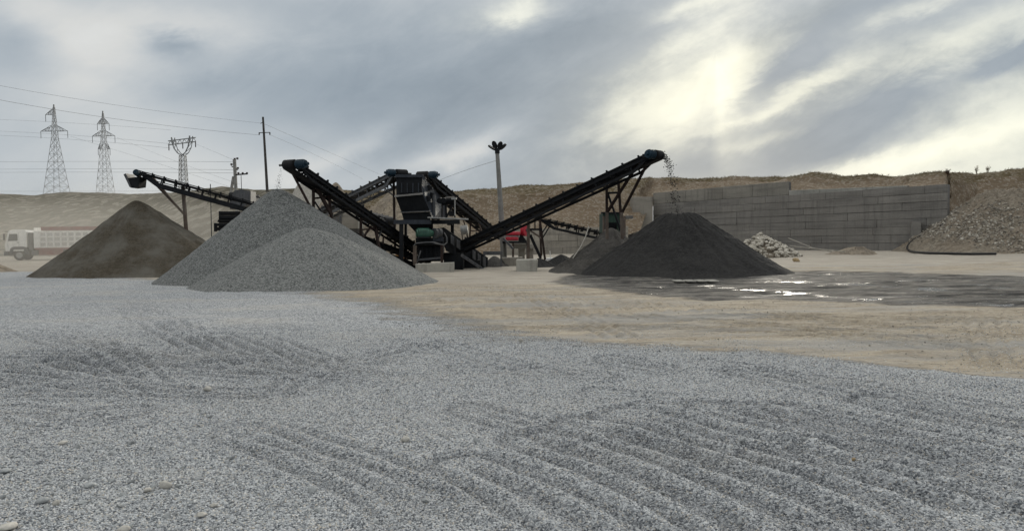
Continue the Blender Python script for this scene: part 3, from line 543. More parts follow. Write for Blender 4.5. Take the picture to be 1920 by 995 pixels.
    for j in range(len(px)):
        if px[j] < 850 or px[j] > 2000: continue
        dens = 5 if 960 < px[j] < 1060 or 1130 < px[j] < 1320 else 3
        for _ in range(dens * (2 if vnoise(np.array(px[j] * 0.04), np.array(2.0)) > 0.05 else 1)):
            q = int(k + random.randint(-6, 2)); jj = min(max(j + random.randint(-1, 1), 0), len(px) - 1); b = Vector((X[q, jj] + random.uniform(-.25, .25), Y[q, jj] + random.uniform(-.3, .3), Z[q, jj] - 0.03))
            for _2 in range(4):
                h = random.uniform(0.07, 0.26); l = Vector((random.uniform(-.12, .12), random.uniform(-.1, .1), h)); w = random.uniform(0.012, 0.022)
                mb.add([b + Vector((-w, 0, 0)), b + Vector((w, 0, 0)), b + Vector((w * .6, .01, 0)) + l * .6, b + l], [(0, 1, 2, 3)])
    o = solo(mb, 'dry_grass', 'dry_grass', 'dry straw-coloured grass growing along the crest of the bank', 'grass', org=(0, 0, 0)); o['kind'] = 'stuff'
    return px, s, X, Y, Z
HB = build_hills()
def crest(p, back=0):
    px, s, X, Y, Z = HB; j = int(np.argmin(abs(px - p))); k = int(np.argmin(abs(s - (1.0 - back)))); return Vector((X[k, j], Y[k, j], Z[k, j]))

# ---------------------------------------------------------------- stockpiles
def pile(name, c, h, rad, tr, mat, label, z0=-0.05, seed=0, gully=0.10, group=None, flat=0.0, nseg=260, nring=110, toe=1.12):
    # rad: radius towards right, back, left, front
    th = np.linspace(0, 2 * np.pi, nseg + 1)[:-1]; t = np.linspace(0, 1.0, nring) ** 0.9
    ang = np.concatenate([th, [2 * np.pi]]); q = ang / (np.pi / 2); k = np.floor(q).astype(int) % 4; f = q - np.floor(q); f = f * f * (3 - 2 * f)
    rr = np.array(rad)[k] * (1 - f) + np.array(rad)[(k + 1) % 4] * f
    A, T = np.meshgrid(ang, t); RR = np.repeat(rr[None, :], nring, 0)
    lump = fbm(np.cos(A) * 1.2 + seed * 3.1 + 20, np.sin(A) * 1.2 + seed + 20, 2); RR = RR * (1 + 0.07 * lump + 0.045 * T * fbm(np.cos(A) * 5 + seed + 40, np.sin(A) * 5 + 40, 2))
    X = c[0] + np.cos(A) * T * RR; Y = c[1] + np.sin(A) * T * RR
    Tt = np.maximum(T - flat, 0) / (1 - flat)
    prof = ((math.sqrt(1 + tr * tr) - np.sqrt(Tt * Tt + tr * tr)) / (math.sqrt(1 + tr * tr) - tr)); prof = np.clip(prof, 0, 1) ** toe
    Z = z0 + prof * h; w = np.clip(T * 4, 0, 1) * np.clip((1 - T) * 5, 0, 1)
    Z += w * (gully * fbm(np.cos(A) * 7 + seed * 1.7 + 60, np.sin(A) * 7 + 60, 3) + gully * 0.6 * fbm(X * 2.0, Y * 2.0 + seed, 4) + 0.25 * gully * fbm(X * 7, Y * 7 + seed, 2))
    HF[name] = lambda x, y: z0 + h * np.interp(np.hypot(x - c[0], y - c[1]) / np.interp(math.atan2(y - c[1], x - c[0]) % (2 * math.pi), ang, rr), t, prof[:, 0])
    me = grid_mesh(name, X - c[0], Y - c[1], Z); o = link(name, me, mat, None, (c[0], c[1], 0)); return tag(o, label, 'pile', group), (X, Y, Z)
HF = {}
xy = lambda px, Y: (P(px, 450, Y).x, Y)
zat = lambda px, py, Y: P(px, py, Y).z
STOCK = 'stockpiles in the yard'
pile('sand_pile', xy(258, 38.8), zat(258, 374, 38.8), (6.4, 5, 5.25, 4.7), 0.045, 'brown_sand', 'brown conical sand pile below the conveyor end beside the white truck', seed=1, gully=0.10, group=STOCK)
pile('gravel_pile', xy(522, 31.2), zat(522, 353, 31.2) + 0.03, (6.7, 5.0, 5.05, 4.7), 0.055, 'grey_gravel', 'tall grey gravel cone directly under the falling stones', seed=2, gully=0.05, group=STOCK, toe=1.05)
pile('gravel_pile', xy(578, 27.4), zat(578, 426, 27.4) + 0.02, (4.9, 4.2, 4.25, 4.2), 0.14, 'light_gravel', 'lower grey gravel heap in front of the tall cone', seed=3, gully=0.05, group=STOCK, toe=1.02)
pile('sand_pile', xy(1272, 32.6), zat(1270, 398, 32.6), (4.9, 4.2, 4.5, 4.6), 0.05, 'black_sand', 'large black sand pile beneath the tall right conveyor', seed=4, gully=0.14, group=STOCK, flat=0.12)
pile('sand_pile', xy(1146, 36.5), zat(1148, 425, 36.5), (3.2, 2.2, 3.2, 5.2), 0.04, 'grey_sand', 'grey brown sand cone leaning against the black pile', seed=5, gully=0.20, group=STOCK, toe=1.25)
pile('sand_pile', xy(1052, 41.5), zat(1053, 475, 41.5), (1.4, 1.0, 1.4, 1.6), 0.06, 'black_sand', 'small dark sand cone before the low concrete wall', seed=6, gully=0.06, group=STOCK, nseg=80, nring=30)
pile('sand_pile', xy(1010, 40.5), zat(1010, 482, 40.5), (1.3, 0.9, 0.7, 1.2), 0.10, 'black_sand', 'dark fines heaped beside the concrete block', seed=7, gully=0.06, group=STOCK, nseg=80, nring=30)
pile('sand_pile', xy(926, 42.0), zat(920, 478, 42), (1.0, 0.7, 0.8, 1.5), 0.15, 'grey_sand', 'dark fines spilled at the foot of the side chute', seed=8, gully=0.05, group=STOCK, nseg=80, nring=30)
pile('sand_pile', xy(-40, 44), 1.0, (2.1, 2, 2.5, 2), 0.1, 'tan_gravel', 'low heap cut off by the left edge of the picture', seed=9, gully=0.05, group=STOCK, nseg=80, nring=30)
pile('gravel_pile', xy(592, 84), zat(592, 346, 84), (6.5, 7, 5.0, 8), 0.10, 'pale_gravel', 'pale flat-topped gravel stock behind the left conveyor', seed=10, gully=0.2, group=STOCK, flat=0.28)
pile('gravel_pile', xy(632, 78), zat(632, 341, 78), (5.0, 5, 5, 6), 0.08, 'tan_gravel', 'tan gravel heap peeking over the middle conveyor', seed=11, gully=0.2, group=STOCK)
pile('gravel_pile', xy(775, 82), zat(775, 334, 82), (9.5, 8, 10.5, 9), 0.12, 'tan_gravel', 'broad grey tan gravel mound behind the screening plant', seed=12, gully=0.3, group=STOCK)
pile('sand_pile', xy(655, 58), zat(655, 385, 58), (2.2, 3, 5.2, 3), 0.08, 'grey_sand', 'dull grey heap above the concrete feed pit', seed=13, gully=0.15, group=STOCK, nseg=90, nring=40)
o, (MX, MY, MZ) = pile('stone_mound', xy(1888, 61), zat(1888, 356, 61), (12, 9, 8.6, 11.5), 0.12, 'stony_earth', 'broad earth mound strewn with stones beside the wall end', seed=14, gully=0.35, group=STOCK, flat=0.12)
me = grid_mesh('mound_stones', MX - o.location.x, MY - o.location.y, MZ + 0.03); T_ = np.hypot(MX - o.location.x, MY - o.location.y); hz = MZ / 5.3
fattr(me, 'density', (sstep(0.92, 0.55, hz + 0.3 * fbm(MX * .3, MY * .3, 3)) * np.clip(0.75 + 1.2 * fbm(MX * .5, MY * .5, 3), 0.02, 1) * sstep(-8.4, -6.0, MX - o.location.x + 1.1 * (MZ - 1.5))).ravel())
scatter('loose_stones', me, 'slope_stone', 40, 0.04, 0.13, '', '', seed=21, parent=o)
def on_mound(px, py, lift=0.06):
    d = ray(px, py); mh = HF['stone_mound']
    for y in np.arange(44, 75, 0.05):
        k = y / d.y; z = CAM_H + d.z * k
        if z <= max(mh(d.x * k, y), 0.0) + 0.02: break
    return Vector((d.x * k, y, max(z, 0) + lift))

# ---------------------------------------------------------------- concrete walls
def block_wall(name, A, B, zt0, zt1, course, blk, mat, label, cat, thick=0.6, z0=-0.2, core='dark_concrete', seed=0, group=None):
    # A, B: ground ends; zt0, zt1: top heights there. Each cast block is a panel of its own
    rnd = random.Random(seed); A = Vector((A[0], A[1], 0)); B = Vector((B[0], B[1], 0)); d = B - A; Ln = d.length; d.normalize(); n = Vector((d.y, -d.x, 0))
    if n.y > 0: n = -n
    w = thing(name, label, cat, tuple(A), group)
    top = lambda s: zt0 + (zt1 - zt0) * s / Ln
    mb = MB(); a, b = A + d * 0.03 - n * 0.10, B - d * 0.03 - n * 0.10
    mb.hexa([a + Vector((0, 0, z0)), b + Vector((0, 0, z0)), b + Vector((0, 0, zt1 - 0.03)), a + Vector((0, 0, zt0 - 0.03))] + [p - n * (thick - 0.1) for p in (a + Vector((0, 0, z0)), b + Vector((0, 0, z0)), b + Vector((0, 0, zt1 - 0.03)), a + Vector((0, 0, zt0 - 0.03)))])
    part(mb, 'wall_core', core, w)
    rows = max(1, round((zt0 - 0) / course))
    for r in range(rows):
        s = 0.0; f0, f1 = r / rows, (r + 1) / rows
        while s < Ln - 0.05:
            bl = rnd.uniform(*blk); e = min(s + bl, Ln)
            if Ln - e < blk[0] * 0.4: e = Ln
            g = 0.010; pr = rnd.uniform(0.0, 0.05) + (0.03 if rnd.random() < 0.12 else 0); dr = rnd.uniform(-0.012, 0.012)
            zb = [top(s) * f0 + (z0 if r == 0 else g) + dr, top(e) * f0 + (z0 if r == 0 else g) + dr]; zu = [top(s) * f1 - g + dr, top(e) * f1 - g + dr]
            p = A + d * (s + g); q = A + d * (e - g); o = n * pr; bk = -n * 0.11
            ch = 0.018; ins = n * -0.02
            mb = MB(); fr = [p + o + Vector((0, 0, zb[0] + ch)) + d * ch, q + o + Vector((0, 0, zb[1] + ch)) - d * ch, q + o + Vector((0, 0, zu[1] - ch)) - d * ch, p + o + Vector((0, 0, zu[0] - ch)) + d * ch]
            md = [p + o + ins + Vector((0, 0, zb[0])), q + o + ins + Vector((0, 0, zb[1])), q + o + ins + Vector((0, 0, zu[1])), p + o + ins + Vector((0, 0, zu[0]))]
            if rnd.random() < 0.22: c = rnd.randint(0, 3); fr[c] = fr[c] + (fr[(c + 2) % 4] - fr[c]) * rnd.uniform(0.05, 0.14) - n * 0.04   # broken corner
            bkp = [m_ + bk for m_ in md]
            mb.add(fr + md + bkp, [(0, 1, 2, 3)] + [(4 + k, 4 + (k + 1) % 4, (k + 1) % 4, k) for k in range(4)] + [(8 + k, 8 + (k + 1) % 4, 4 + (k + 1) % 4, 4 + k) for k in range(4)] + [(11, 10, 9, 8)])
            part(mb, 'panel', mat, w); s = e
    return w
wl, wr = P(1225, 440, 85), P(1776, 440, 62)
block_wall('retaining_wall', wl, wr, zat(1225, 383, 85), zat(1776, 345, 62), 0.62, (2.8, 8.0), 'wall_concrete', 'long stained grey concrete retaining wall behind the black pile', 'wall', seed=3)
mb = MB(); a = P(1713, 470, 63.4); mb.hexa([P(1708, 476, 63.6), P(1727, 476, 62.8), P(1727, 416, 62.8), P(1708, 414, 63.6)] + [p + Vector((.4, .8, 0)) for p in (P(1708, 476, 63.6), P(1727, 476, 62.8), P(1727, 416, 62.8), P(1708, 414, 63.6))]); solo(mb, 'buttress', 'wall_concrete', 'short concrete buttress near the earth mound end of the long wall', 'buttress', 'wall buttresses')
mb = MB(); q = [P(1470, 480, 73.4), P(1482, 480, 72.9), P(1482, 424, 72.9), P(1470, 423, 73.4)]; mb.hexa(q + [p + Vector((.5, 1.3, 0)) for p in q]); solo(mb, 'buttress', 'wall_concrete', 'short concrete buttress just right of the white stone heap', 'buttress', 'wall buttresses')
l0, l1 = P(950, 440, 69), P(1178, 440, 72)
block_wall('low_wall', l0, l1, zat(950, 430, 69), zat(1178, 424, 72), 0.62, (1.8, 3.0), 'tier_concrete', 'low grey tan concrete wall behind the short conveyor', 'wall', seed=5)
def tier(p0, p1, dY, mat, label, y0=None, y1=None):
    Ya, Yb = wall_Y(p0) + dY, wall_Y(p1) + dY
    ya = tier_top(p0 + 0.1) if y0 is None else y0; yb = tier_top(p1 - 0.1) if y1 is None else y1
    block_wall('upper_wall', P(p0, 400, Ya), P(p1, 400, Yb), zat(p0, ya, Ya), zat(p1, yb, Yb), 1.3, (2.6, 4.2), mat, label, 'wall', z0=2.5, seed=int(p0), group='upper wall tiers')
tier(1225, 1356, 3.0, 'tier_concrete', 'brownish upper wall tier above the left stretch of the long wall')
tier(1356, 1479, 2.4, 'tier_concrete', 'darker raised upper wall tier on the middle of the long wall')
tier(1479, 1700, 2.0, 'pale_concrete', 'thin pale upper wall strip tapering off above the long wall')
mb = MB().pbox(1187.5, 369, 1224, 500, 82.5, 84.9); solo(mb, 'wall_block', 'tier_concrete', 'tall square concrete block closing the left end of the long wall', 'block', bevel=0.03)
mb = MB().pbox(1174, 404, 1187, 500, 80, 82); solo(mb, 'wall_block', 'dark_concrete', 'dark narrow concrete block stepping down from the tall one', 'block', bevel=0.03)

# heap of pale boulders before the wall
def rock(r, seed, sub=1, flat=0.75):
    bm = bmesh.new(); bmesh.ops.create_icosphere(bm, subdivisions=sub, radius=r); rnd = random.Random(seed); k = [rnd.uniform(0.75, 1.2), rnd.uniform(0.7, 1.0), flat * rnd.uniform(0.8, 1.15)]
    for v in bm.verts:
        n_ = mnoise.noise(v.co / r * 1.1 + Vector((seed * 3.7, seed, 0))); v.co *= 1 + 0.45 * n_ + rnd.uniform(-.06, .06); v.co = Vector((v.co.x * k[0], v.co.y * k[1], v.co.z * k[2]))
    me = bpy.data.meshes.new('stone'); bm.to_mesh(me); bm.free(); return me
hc = xy(1424, 53.5); hh = zat(1424, 438, 53.5)
heap = thing('stone_heap', 'heap of pale boulders in front of the long concrete wall', 'stone heap', (hc[0], hc[1], 0))
ROCKS = [rock(1.0, s) for s in range(10)]
for me in ROCKS: me.materials.append(MATS['white_stone'])
mb = MB(); n_ = 20
mb.add([(0, 0, hh * 0.86)] + [(math.cos(2 * math.pi * k / n_) * 2.1, math.sin(2 * math.pi * k / n_) * 2.0, 0) for k in range(n_)], [(0, 1 + k, 1 + (k + 1) % n_) for k in range(n_)]); part(mb, 'heap_core', 'tan_gravel', heap, local=True)
cnt = 0
for k in range(2000):
    if cnt >= 290: break
    a = random.uniform(math.pi, 2 * math.pi) if random.random() < 0.88 else random.uniform(0, math.pi); t = math.sqrt(random.random()) * 1.10
    rx = 2.45 if math.cos(a) < 0 else 2.75
    x, y = math.cos(a) * t * rx, math.sin(a) * t * 2.35; z = hh * max(0, 1 - t) ** 0.85 * 0.95 + 0.06; r = random.uniform(0.11, 0.23) * (0.75 if t > 0.95 else 1)
    o = link('stone', random.choice(ROCKS), None, heap, (x, y, z)); o.scale = (r, r, r); o.rotation_euler = (random.uniform(-.5, .5), random.uniform(-.5, .5), random.uniform(0, 6.3)); cnt += 1

# ---------------------------------------------------------------- conveyors
UP = Vector((0, 0, 1))
def conveyor(name, label, head, tail, w, d1, gap, d2, nb, legs=(), steel='dark_steel', drum='blue_paint', drum_side=-1, pr=0.24, chord=True, web=1.2, prh=None, legmat='rusty_steel', legw=0.11, posts=True, group='belt conveyors'):
    H, T = Vector(head), Vector(tail); u = (H - T); Ln = u.length; u.normalize(); s = u.cross(UP).normalized(); n = s.cross(u).normalized()
    t = thing(name, label, 'conveyor', (T.x, T.y, 0), group)
    pt = lambda l, a, b: T + u * l + s * a + n * b
    hw = w / 2; prh = prh or pr
    for sg in (-1, 1):                        # channel-section side beams
        mb = MB(); x = sg * hw
        mb.beam(pt(0, x, -d1 / 2), pt(Ln, x, -d1 / 2), 0.02, d1, n); mb.beam(pt(0, x + sg * 0.035, -0.012), pt(Ln - 0.02, x + sg * 0.035, -0.012), 0.075, 0.022, n); mb.beam(pt(0, x + sg * 0.035, -d1 + 0.012), pt(Ln - 0.02, x + sg * 0.035, -d1 + 0.012), 0.075, 0.022, n)
        part(mb, 'side_beam', steel, t)
        if chord:
            o1 = -d1 - gap - d2 / 2; mb = MB().beam(pt(0.2, x, o1), pt(Ln - 1.1, x, o1), 0.07, d2, n); mb.beam(pt(Ln - 1.1, x, o1), pt(Ln - 0.25, x, -d1 * 0.7), 0.07, d2, n)
            ch = part(mb, 'lower_chord', steel, t); k = max(3, int(Ln / web)); mb = MB()
            for i in range(k + 1): l = 0.3 + (Ln - 1.5) * i / k; mb.beam(pt(l, x, -d1 + 0.01), pt(l, x, -d1 - gap - 0.01), 0.05, 0.06, u)
            part(mb, 'web_posts', steel, ch)
    if chord:
        k = max(3, int(Ln / max(1.1, web * 1.3))); mb = MB(); o1 = -d1 - gap - d2 / 2
        for i in range(k):
            l0 = 0.3 + (Ln - 1.6) * i / k; l1 = 0.3 + (Ln - 1.6) * (i + 1) / k; mb.beam(pt(l0, -hw + .04, o1), pt(l0, hw - .04, o1), 0.05); mb.beam(pt(l0, -hw + .04, o1), pt(l1, hw - .04, o1), 0.04)
        part(mb, 'cross_braces', steel, t)
    # endless troughed belt round both pulleys
    bw = w * 0.80; zt, zb = 0.07, 0.07 - 2 * pr; prof = []
    for i in range(9): a = math.pi / 2 - math.pi * i / 8; prof.append((Ln + math.cos(a) * prh, zt - prh + math.sin(a) * prh, 0))
    for i in range(9): a = -math.pi / 2 - math.pi * i / 8; prof.append((math.cos(a) * pr, zt - pr + math.sin(a) * pr, 0))
    mb = MB(); m_ = len(prof); vs = []; fs = []
    cols = [-0.5, -0.22, 0.22, 0.5]
    for (l, b, _) in prof:
        for c in cols: vs.append(pt(l, c * bw, b))
    fs = [(i * 4 + c, i * 4 + c + 1, ((i + 1) % m_) * 4 + c + 1, ((i + 1) % m_) * 4 + c) for i in range(m_) for c in range(3)]
    mb.add(vs, fs); bo = part(mb, 'belt', 'rubber', t, smooth=True); md = bo.modifiers.new('thick', 'SOLIDIFY'); md.thickness = 0.018
    ptail = pr; pr = prh
    mb = MB().tube(pt(Ln, -w * 0.42, zt - pr), pt(Ln, w * 0.42, zt - pr), pr - 0.012, 20); hp = part(mb, 'head_pulley', 'rubber', t, smooth=False)
    mb = MB().tube(pt(Ln, -hw - 0.22, zt - pr), pt(Ln, hw + 0.22, zt - pr), 0.05, 10); part(mb, 'shaft', 'grey_steel', hp)
    if drum:                                  # gear motor on the pulley end
        sd_ = drum_side; mb = MB().tube(pt(Ln, sd_ * (hw + 0.05), zt - pr), pt(Ln, sd_ * (hw + 0.40), zt - pr), pr * 0.88, 20); dr = part(mb, 'drive_drum', drum, t)
        mb = MB().tube(pt(Ln, sd_ * (hw + 0.40), zt - pr), pt(Ln, sd_ * (hw + 0.47), zt - pr), pr * 0.75, 16); mb.tube(pt(Ln, sd_ * (hw + 0.47), zt - pr), pt(Ln, sd_ * (hw + 0.60), zt - pr), 0.07, 10)
        for i in range(6): l = 0.08 + 0.05 * i; mb.tube(pt(Ln, sd_ * (hw + l), zt - pr), pt(Ln, sd_ * (hw + l + 0.015), zt - pr), pr * 0.94, 20)
        part(mb, 'cooling_ribs', drum, dr)
        mb = MB(); mb.beam(pt(Ln - .45, sd_ * (hw + .12), zt - .1), pt(Ln + .15, sd_ * (hw + .12), zt - pr * 1.2), 0.06, 0.16, n); part(mb, 'motor_bracket', steel, t)
    pr = ptail
    mb = MB().tube(pt(0, -w * .42, zt - pr), pt(0, w * .42, zt - pr), pr - 0.012, 16); part(mb, 'tail_pulley', 'rubber', t)
    # idler stations: one shared mesh, each station an object
    mb = MB()
    for sg in (-1, 1):
        q = lambda a, b: s * a + n * b
        mb.beam(q(sg * (hw + .03), -0.02), q(sg * (hw + .03), 0.16), 0.05, 0.07, u); mb.beam(q(sg * (hw + .03), 0.15), q(sg * bw * 0.25, 0.0), 0.035, 0.05, u); mb.tube(q(sg * bw * .25, 0.02), q(sg * bw * .52, 0.11), 0.045, 8)
    mb.tube(s * (-bw * .24) + n * 0.0, s * (bw * .24) + n * 0.0, 0.045, 8); mb.beam(s * -hw + n * -0.07, s * hw + n * -0.07, 0.06, 0.04, u); mb.tube(s * -hw + n * (-2 * pr + .03), s * hw + n * (-2 * pr + .03), 0.04, 8)
    im = mesh_from('idler', mb.v, mb.f, (0, 0, 0)); im.materials.append(MATS[steel])
    for i in range(nb):
        l = 0.5 + (Ln - 1.2) * i / (nb - 1); link('idler', im, None, t, T + u * l - n * 0.05 - Vector((T.x, T.y, 0)))
    for (a, b, *m3) in legs:
        mb = MB().beam(a, b, m3[1] if len(m3) > 1 else legw); part(mb, 'leg' if not (len(m3) > 2) else m3[2], m3[0] if m3 else legmat, t)
    return t, pt, Ln
# tall right conveyor
D_h, D_t = P(1231, 285, 31.0), P(850, 463, 39.5)
tD, ptD, LD = conveyor('belt_conveyor', 'longest black belt conveyor rising to the right above the black sand pile', D_h, D_t, 0.58, 0.20, 0.19, 0.11, 15, pr=0.10, prh=0.21, web=2.0, drum_side=1, legs=[
    (P(1137.5, 345, 33.6), P(1138, 447, 33.6)), (P(1159, 336, 33.2), P(1167, 442, 33.2)), (P(1197, 306, 31.8), P(1139, 397, 33.6), 'rusty_steel', 0.10, 'brace'), (P(1214, 306, 31.5), P(1166, 399, 33.2), 'rusty_steel', 0.09, 'brace'),
    (P(1139, 361, 33.6), P(1164, 432, 33.3), 'dark_steel', 0.08, 'brace'), (P(1139, 362, 33.6), P(1161, 361, 33.3), 'dark_steel', 0.09, 'brace'),
    (P(1138, 398, 33.55), P(1138, 448, 33.55), 'brown_steel', 0.13, 'sleeve'), (P(1165, 398, 33.15), P(1167, 448, 33.15), 'brown_steel', 0.14, 'sleeve'),
    (P(991, 412, 36.7), P(990, 488, 36.7), 'brown_steel', 0.15), (P(1011, 403, 36.9), P(1022, 487, 36.9)), (P(994, 440, 36.7), P(1014, 484, 36.9), 'dark_steel', 0.11, 'brace'), (P(994, 430, 36.7), P(1016, 430, 36.9), 'dark_steel', 0.10, 'brace'), (P(994, 432, 36.7), P(1016, 447, 36.9), 'brown_steel', 0.07, 'brace'), (P(1003, 410, 37.1), P(1003, 432, 37.1), 'dark_steel', 0.06, 'brace')])
# middle conveyor over the grey cone
A_h, A_t = P(545, 303, 30.5), P(786, 468, 40.5)
tA, ptA, LA = conveyor('belt_conveyor', 'black belt conveyor rising over the tall grey gravel cone', A_h, A_t, 0.62, 0.19, 0.11, 0.10, 15, pr=0.10, prh=0.21, drum_side=-1, legs=[
    (P(547, 322, 31.2), P(582, 388, 31.2), 'rusty_steel', 0.09, 'brace'), (P(587.5, 346, 32.3), P(588, 402, 32.3)), (P(572, 314, 31.8), P(622, 403, 32.8), 'rusty_steel', 0.12, 'brace'), (P(614, 346, 33.0), P(622, 413, 32.8)), (P(588, 372, 32.3), P(616, 369, 33.0), 'rusty_steel', 0.08, 'brace'), (P(590, 378, 32.3), P(606, 402, 32.5), 'dark_steel', 0.06, 'brace'),
    (P(677, 408, 35.0), P(676, 447, 35.0)), (P(699, 403, 36.2), P(711, 465, 36.0)), (P(696, 424, 36.0), P(680, 446, 35.2), 'rusty_steel', 0.08, 'brace'), (P(677, 431, 35.0), P(702, 428, 36.1), 'rusty_steel', 0.07, 'brace'), (P(720, 420, 36.8), P(709, 448, 36.4), 'grey_steel', 0.05, 'brace'), (P(719, 441, 36.8), P(718, 458, 36.8), 'rusty_steel', 0.07)])
# conveyors feeding the screen from both sides
B_h, B_t = P(752, 320, 38.2), P(596, 398, 47.5)
tB, ptB, LB = conveyor('belt_conveyor', 'grey belt conveyor climbing from behind to the top left of the screening plant', B_h, B_t, 0.7, 0.22, 0.26, 0.17, 10, pr=0.11, prh=0.21, steel='grey_steel', drum_side=1, legs=[
    (P(738, 330, 39.0), P(741, 470, 39.0), 'rusty_steel', 0.12), (P(714, 347, 40.5), P(739, 368, 39.0), 'grey_steel', 0.06, 'brace'), (P(729, 343, 39.6), P(740, 356, 39.0), 'grey_steel', 0.07, 'brace')])
C_h, C_t = P(793, 324, 38.4), P(930, 438, 49.0)
tC, ptC, LC = conveyor('belt_conveyor', 'black belt conveyor running down to the right behind the screening plant', C_h, C_t, 0.7, 0.24, 0.12, 0.13, 14, pr=0.16, prh=0.21, drum_side=-1, legs=[
    (P(822, 352, 40.4), P(822, 415, 40.4), 'rusty_steel', 0.13), (P(882, 414, 44.5), P(880, 470, 44.5), 'rusty_steel', 0.09), (P(893, 405, 45.0), P(904, 436, 45.5), 'brown_steel', 0.07, 'brace'), (P(882, 433, 44.5), P(904, 432, 45.5), 'rusty_steel', 0.06, 'brace'), (P(868, 408, 44.0), P(880, 456, 44.0), 'rusty_steel', 0.06, 'brace')])
# left conveyor above the brown pile
L_h, L_t = P(260, 322, 38.6), P(512, 392, 40.8)
tL, ptL, LL = conveyor('belt_conveyor', 'slim black belt conveyor with a box chute above the brown sand pile', L_h, L_t, 0.7, 0.09, 0.21, 0.24, 11, web=0.8, pr=0.07, prh=0.17, drum_side=-1, legs=[
    (P(343, 349, 39.4), P(349, 432, 39.4), 'brown_steel', 0.15), (P(284, 337, 38.9), P(345, 401, 39.4), 'brown_steel', 0.12, 'brace'), (P(287, 333, 39.8), P(347, 404, 39.8), 'brown_steel', 0.09, 'brace')])
mb = MB(); q0 = [P(238, 334, 38.3), P(262, 331, 38.3), P(260, 350, 38.3), P(245, 352, 38.3)]; mb.prism(q0, (0, 0.75, 0)); part(mb, 'box_chute', 'dark_steel', tL)
mb = MB(); mb.prism([P(231.5, 327, 38.25), P(236, 325, 38.25), P(246, 351, 38.25), P(243, 351, 38.25)], (0, 0.85, 0)); part(mb, 'chute_lip', 'grey_steel', tL)
mb = MB(); mb.beam(P(262, 332, 38.6), P(285, 337, 38.7), 0.06); part(mb, 'chute_arm', 'dark_steel', tL)
# short conveyors
E_h, E_t = P(1008, 409, 42.5), P(1132, 437, 43.0)
tE, ptE, LE = conveyor('belt_conveyor', 'short black ladder-like conveyor sloping to the green bin', E_h, E_t, 0.55, 0.09, 0.22, 0.11, 8, web=0.8, pr=0.07, prh=0.11, drum=None, legs=[
    (P(1012, 420, 42.4), P(1015, 480, 42.4)), (P(1033, 420, 42.6), P(1018, 445, 42.4), 'dark_steel', 0.06, 'brace'), (P(1028, 419, 42.6), P(1016, 437, 42.4), 'dark_steel', 0.06, 'brace')])
F_h, F_t = P(655, 436, 37.0), P(800, 490, 40.5)
tF, ptF, LF = conveyor('belt_conveyor', 'low black conveyor half hidden behind the grey gravel heap', F_h, F_t, 0.7, 0.14, 0.22, 0.16, 8, pr=0.08, prh=0.12, drum=None, legs=[(P(716, 455, 38.3), P(717, 478, 38.3)), (P(760, 470, 39.3), P(760, 494, 39.3))])
S_h, S_t = P(732, 410, 50), P(660, 392, 62)
tS, ptS, LS = conveyor('belt_conveyor', 'dusty grey conveyor seen far behind the left of the screen', S_h, S_t, 0.8, 0.22, 0.3, 0.15, 8, steel='grey_steel', drum=None, legs=[(P(708, 404, 54), P(708, 440, 54), 'brown_steel', 0.12)])
W_h, W_t = P(446, 362, 44.5), P(545, 392, 52)
tW, ptW, LW = conveyor('belt_conveyor', 'grey dusty conveyor crossing behind the tall grey cone', W_h, W_t, 1.1, 0.3, 0.15, 0.16, 9, steel='grey_steel', drum=None, legs=[(P(478, 378, 46.5), P(478, 425, 46.5), 'grey_steel', 0.12)])
mb = MB(); mb.prism([P(440, 357, 44.2), P(452, 355, 44.2), P(470, 358, 44.2), P(470, 380, 44.2), P(448, 392, 44.2), P(440, 384, 44.2), P(431, 392, 44.2), P(431, 372, 44.2)], (0, 0.9, 0)); part(mb, 'discharge_hood', 'grey_steel', tW)

# falling material
def stream(name, top, bot, spread0, spread1, n, r, mat, label, drift, pw=0.8):
    mb = MB(); top, bot = Vector(top), Vector(bot)
    for k in range(n):
        f = random.random() ** pw; c = top.lerp(bot, f) + Vector((drift * (1 - math.exp(-5 * f) - f), 0, 0)); w = spread0 + (spread1 - spread0) * f
        c += Vector((random.gauss(0, w), random.gauss(0, w), random.gauss(0, 0.05))); rr = r * random.uniform(0.5, 1.5)
        v = [c + Vector((random.gauss(0, 1), random.gauss(0, 1), random.gauss(0, 1))).normalized() * rr for _ in range(5)]
        mb.add(v, [(0, 1, 2), (0, 2, 3), (0, 3, 1), (4, 2, 1), (4, 3, 2), (4, 1, 3)])
    o = solo(mb, name, mat, label, 'falling stones', org=(0, 0, 0)); o['kind'] = 'stuff'
stream('falling_sand', P(1244, 291, 31.0), P(1268, 402, 31.6), 0.07, 0.15, 520, 0.028, 'black_sand', 'dark lumps falling from the end of the tall right conveyor', 0.35, 1.9)
stream('falling_gravel', P(529, 312, 30.4), P(521, 354, 30.8), 0.03, 0.06, 90, 0.02, 'grey_gravel', 'thin stream of stones falling onto the tall grey cone', -0.05)

# ---------------------------------------------------------------- screening and crushing plant
pl = thing('screening_plant', 'black steel screening plant with hopper and platform at the centre', 'screening plant', tuple(P(800, 505, 39).xy) + (0,))
def pp(name, mat, f, parent=None, bevel=0.0, smooth=False, label=None):
    mb = MB(); f(mb); return part(mb, name, mat, parent or pl, bevel=bevel, smooth=smooth, label=label)
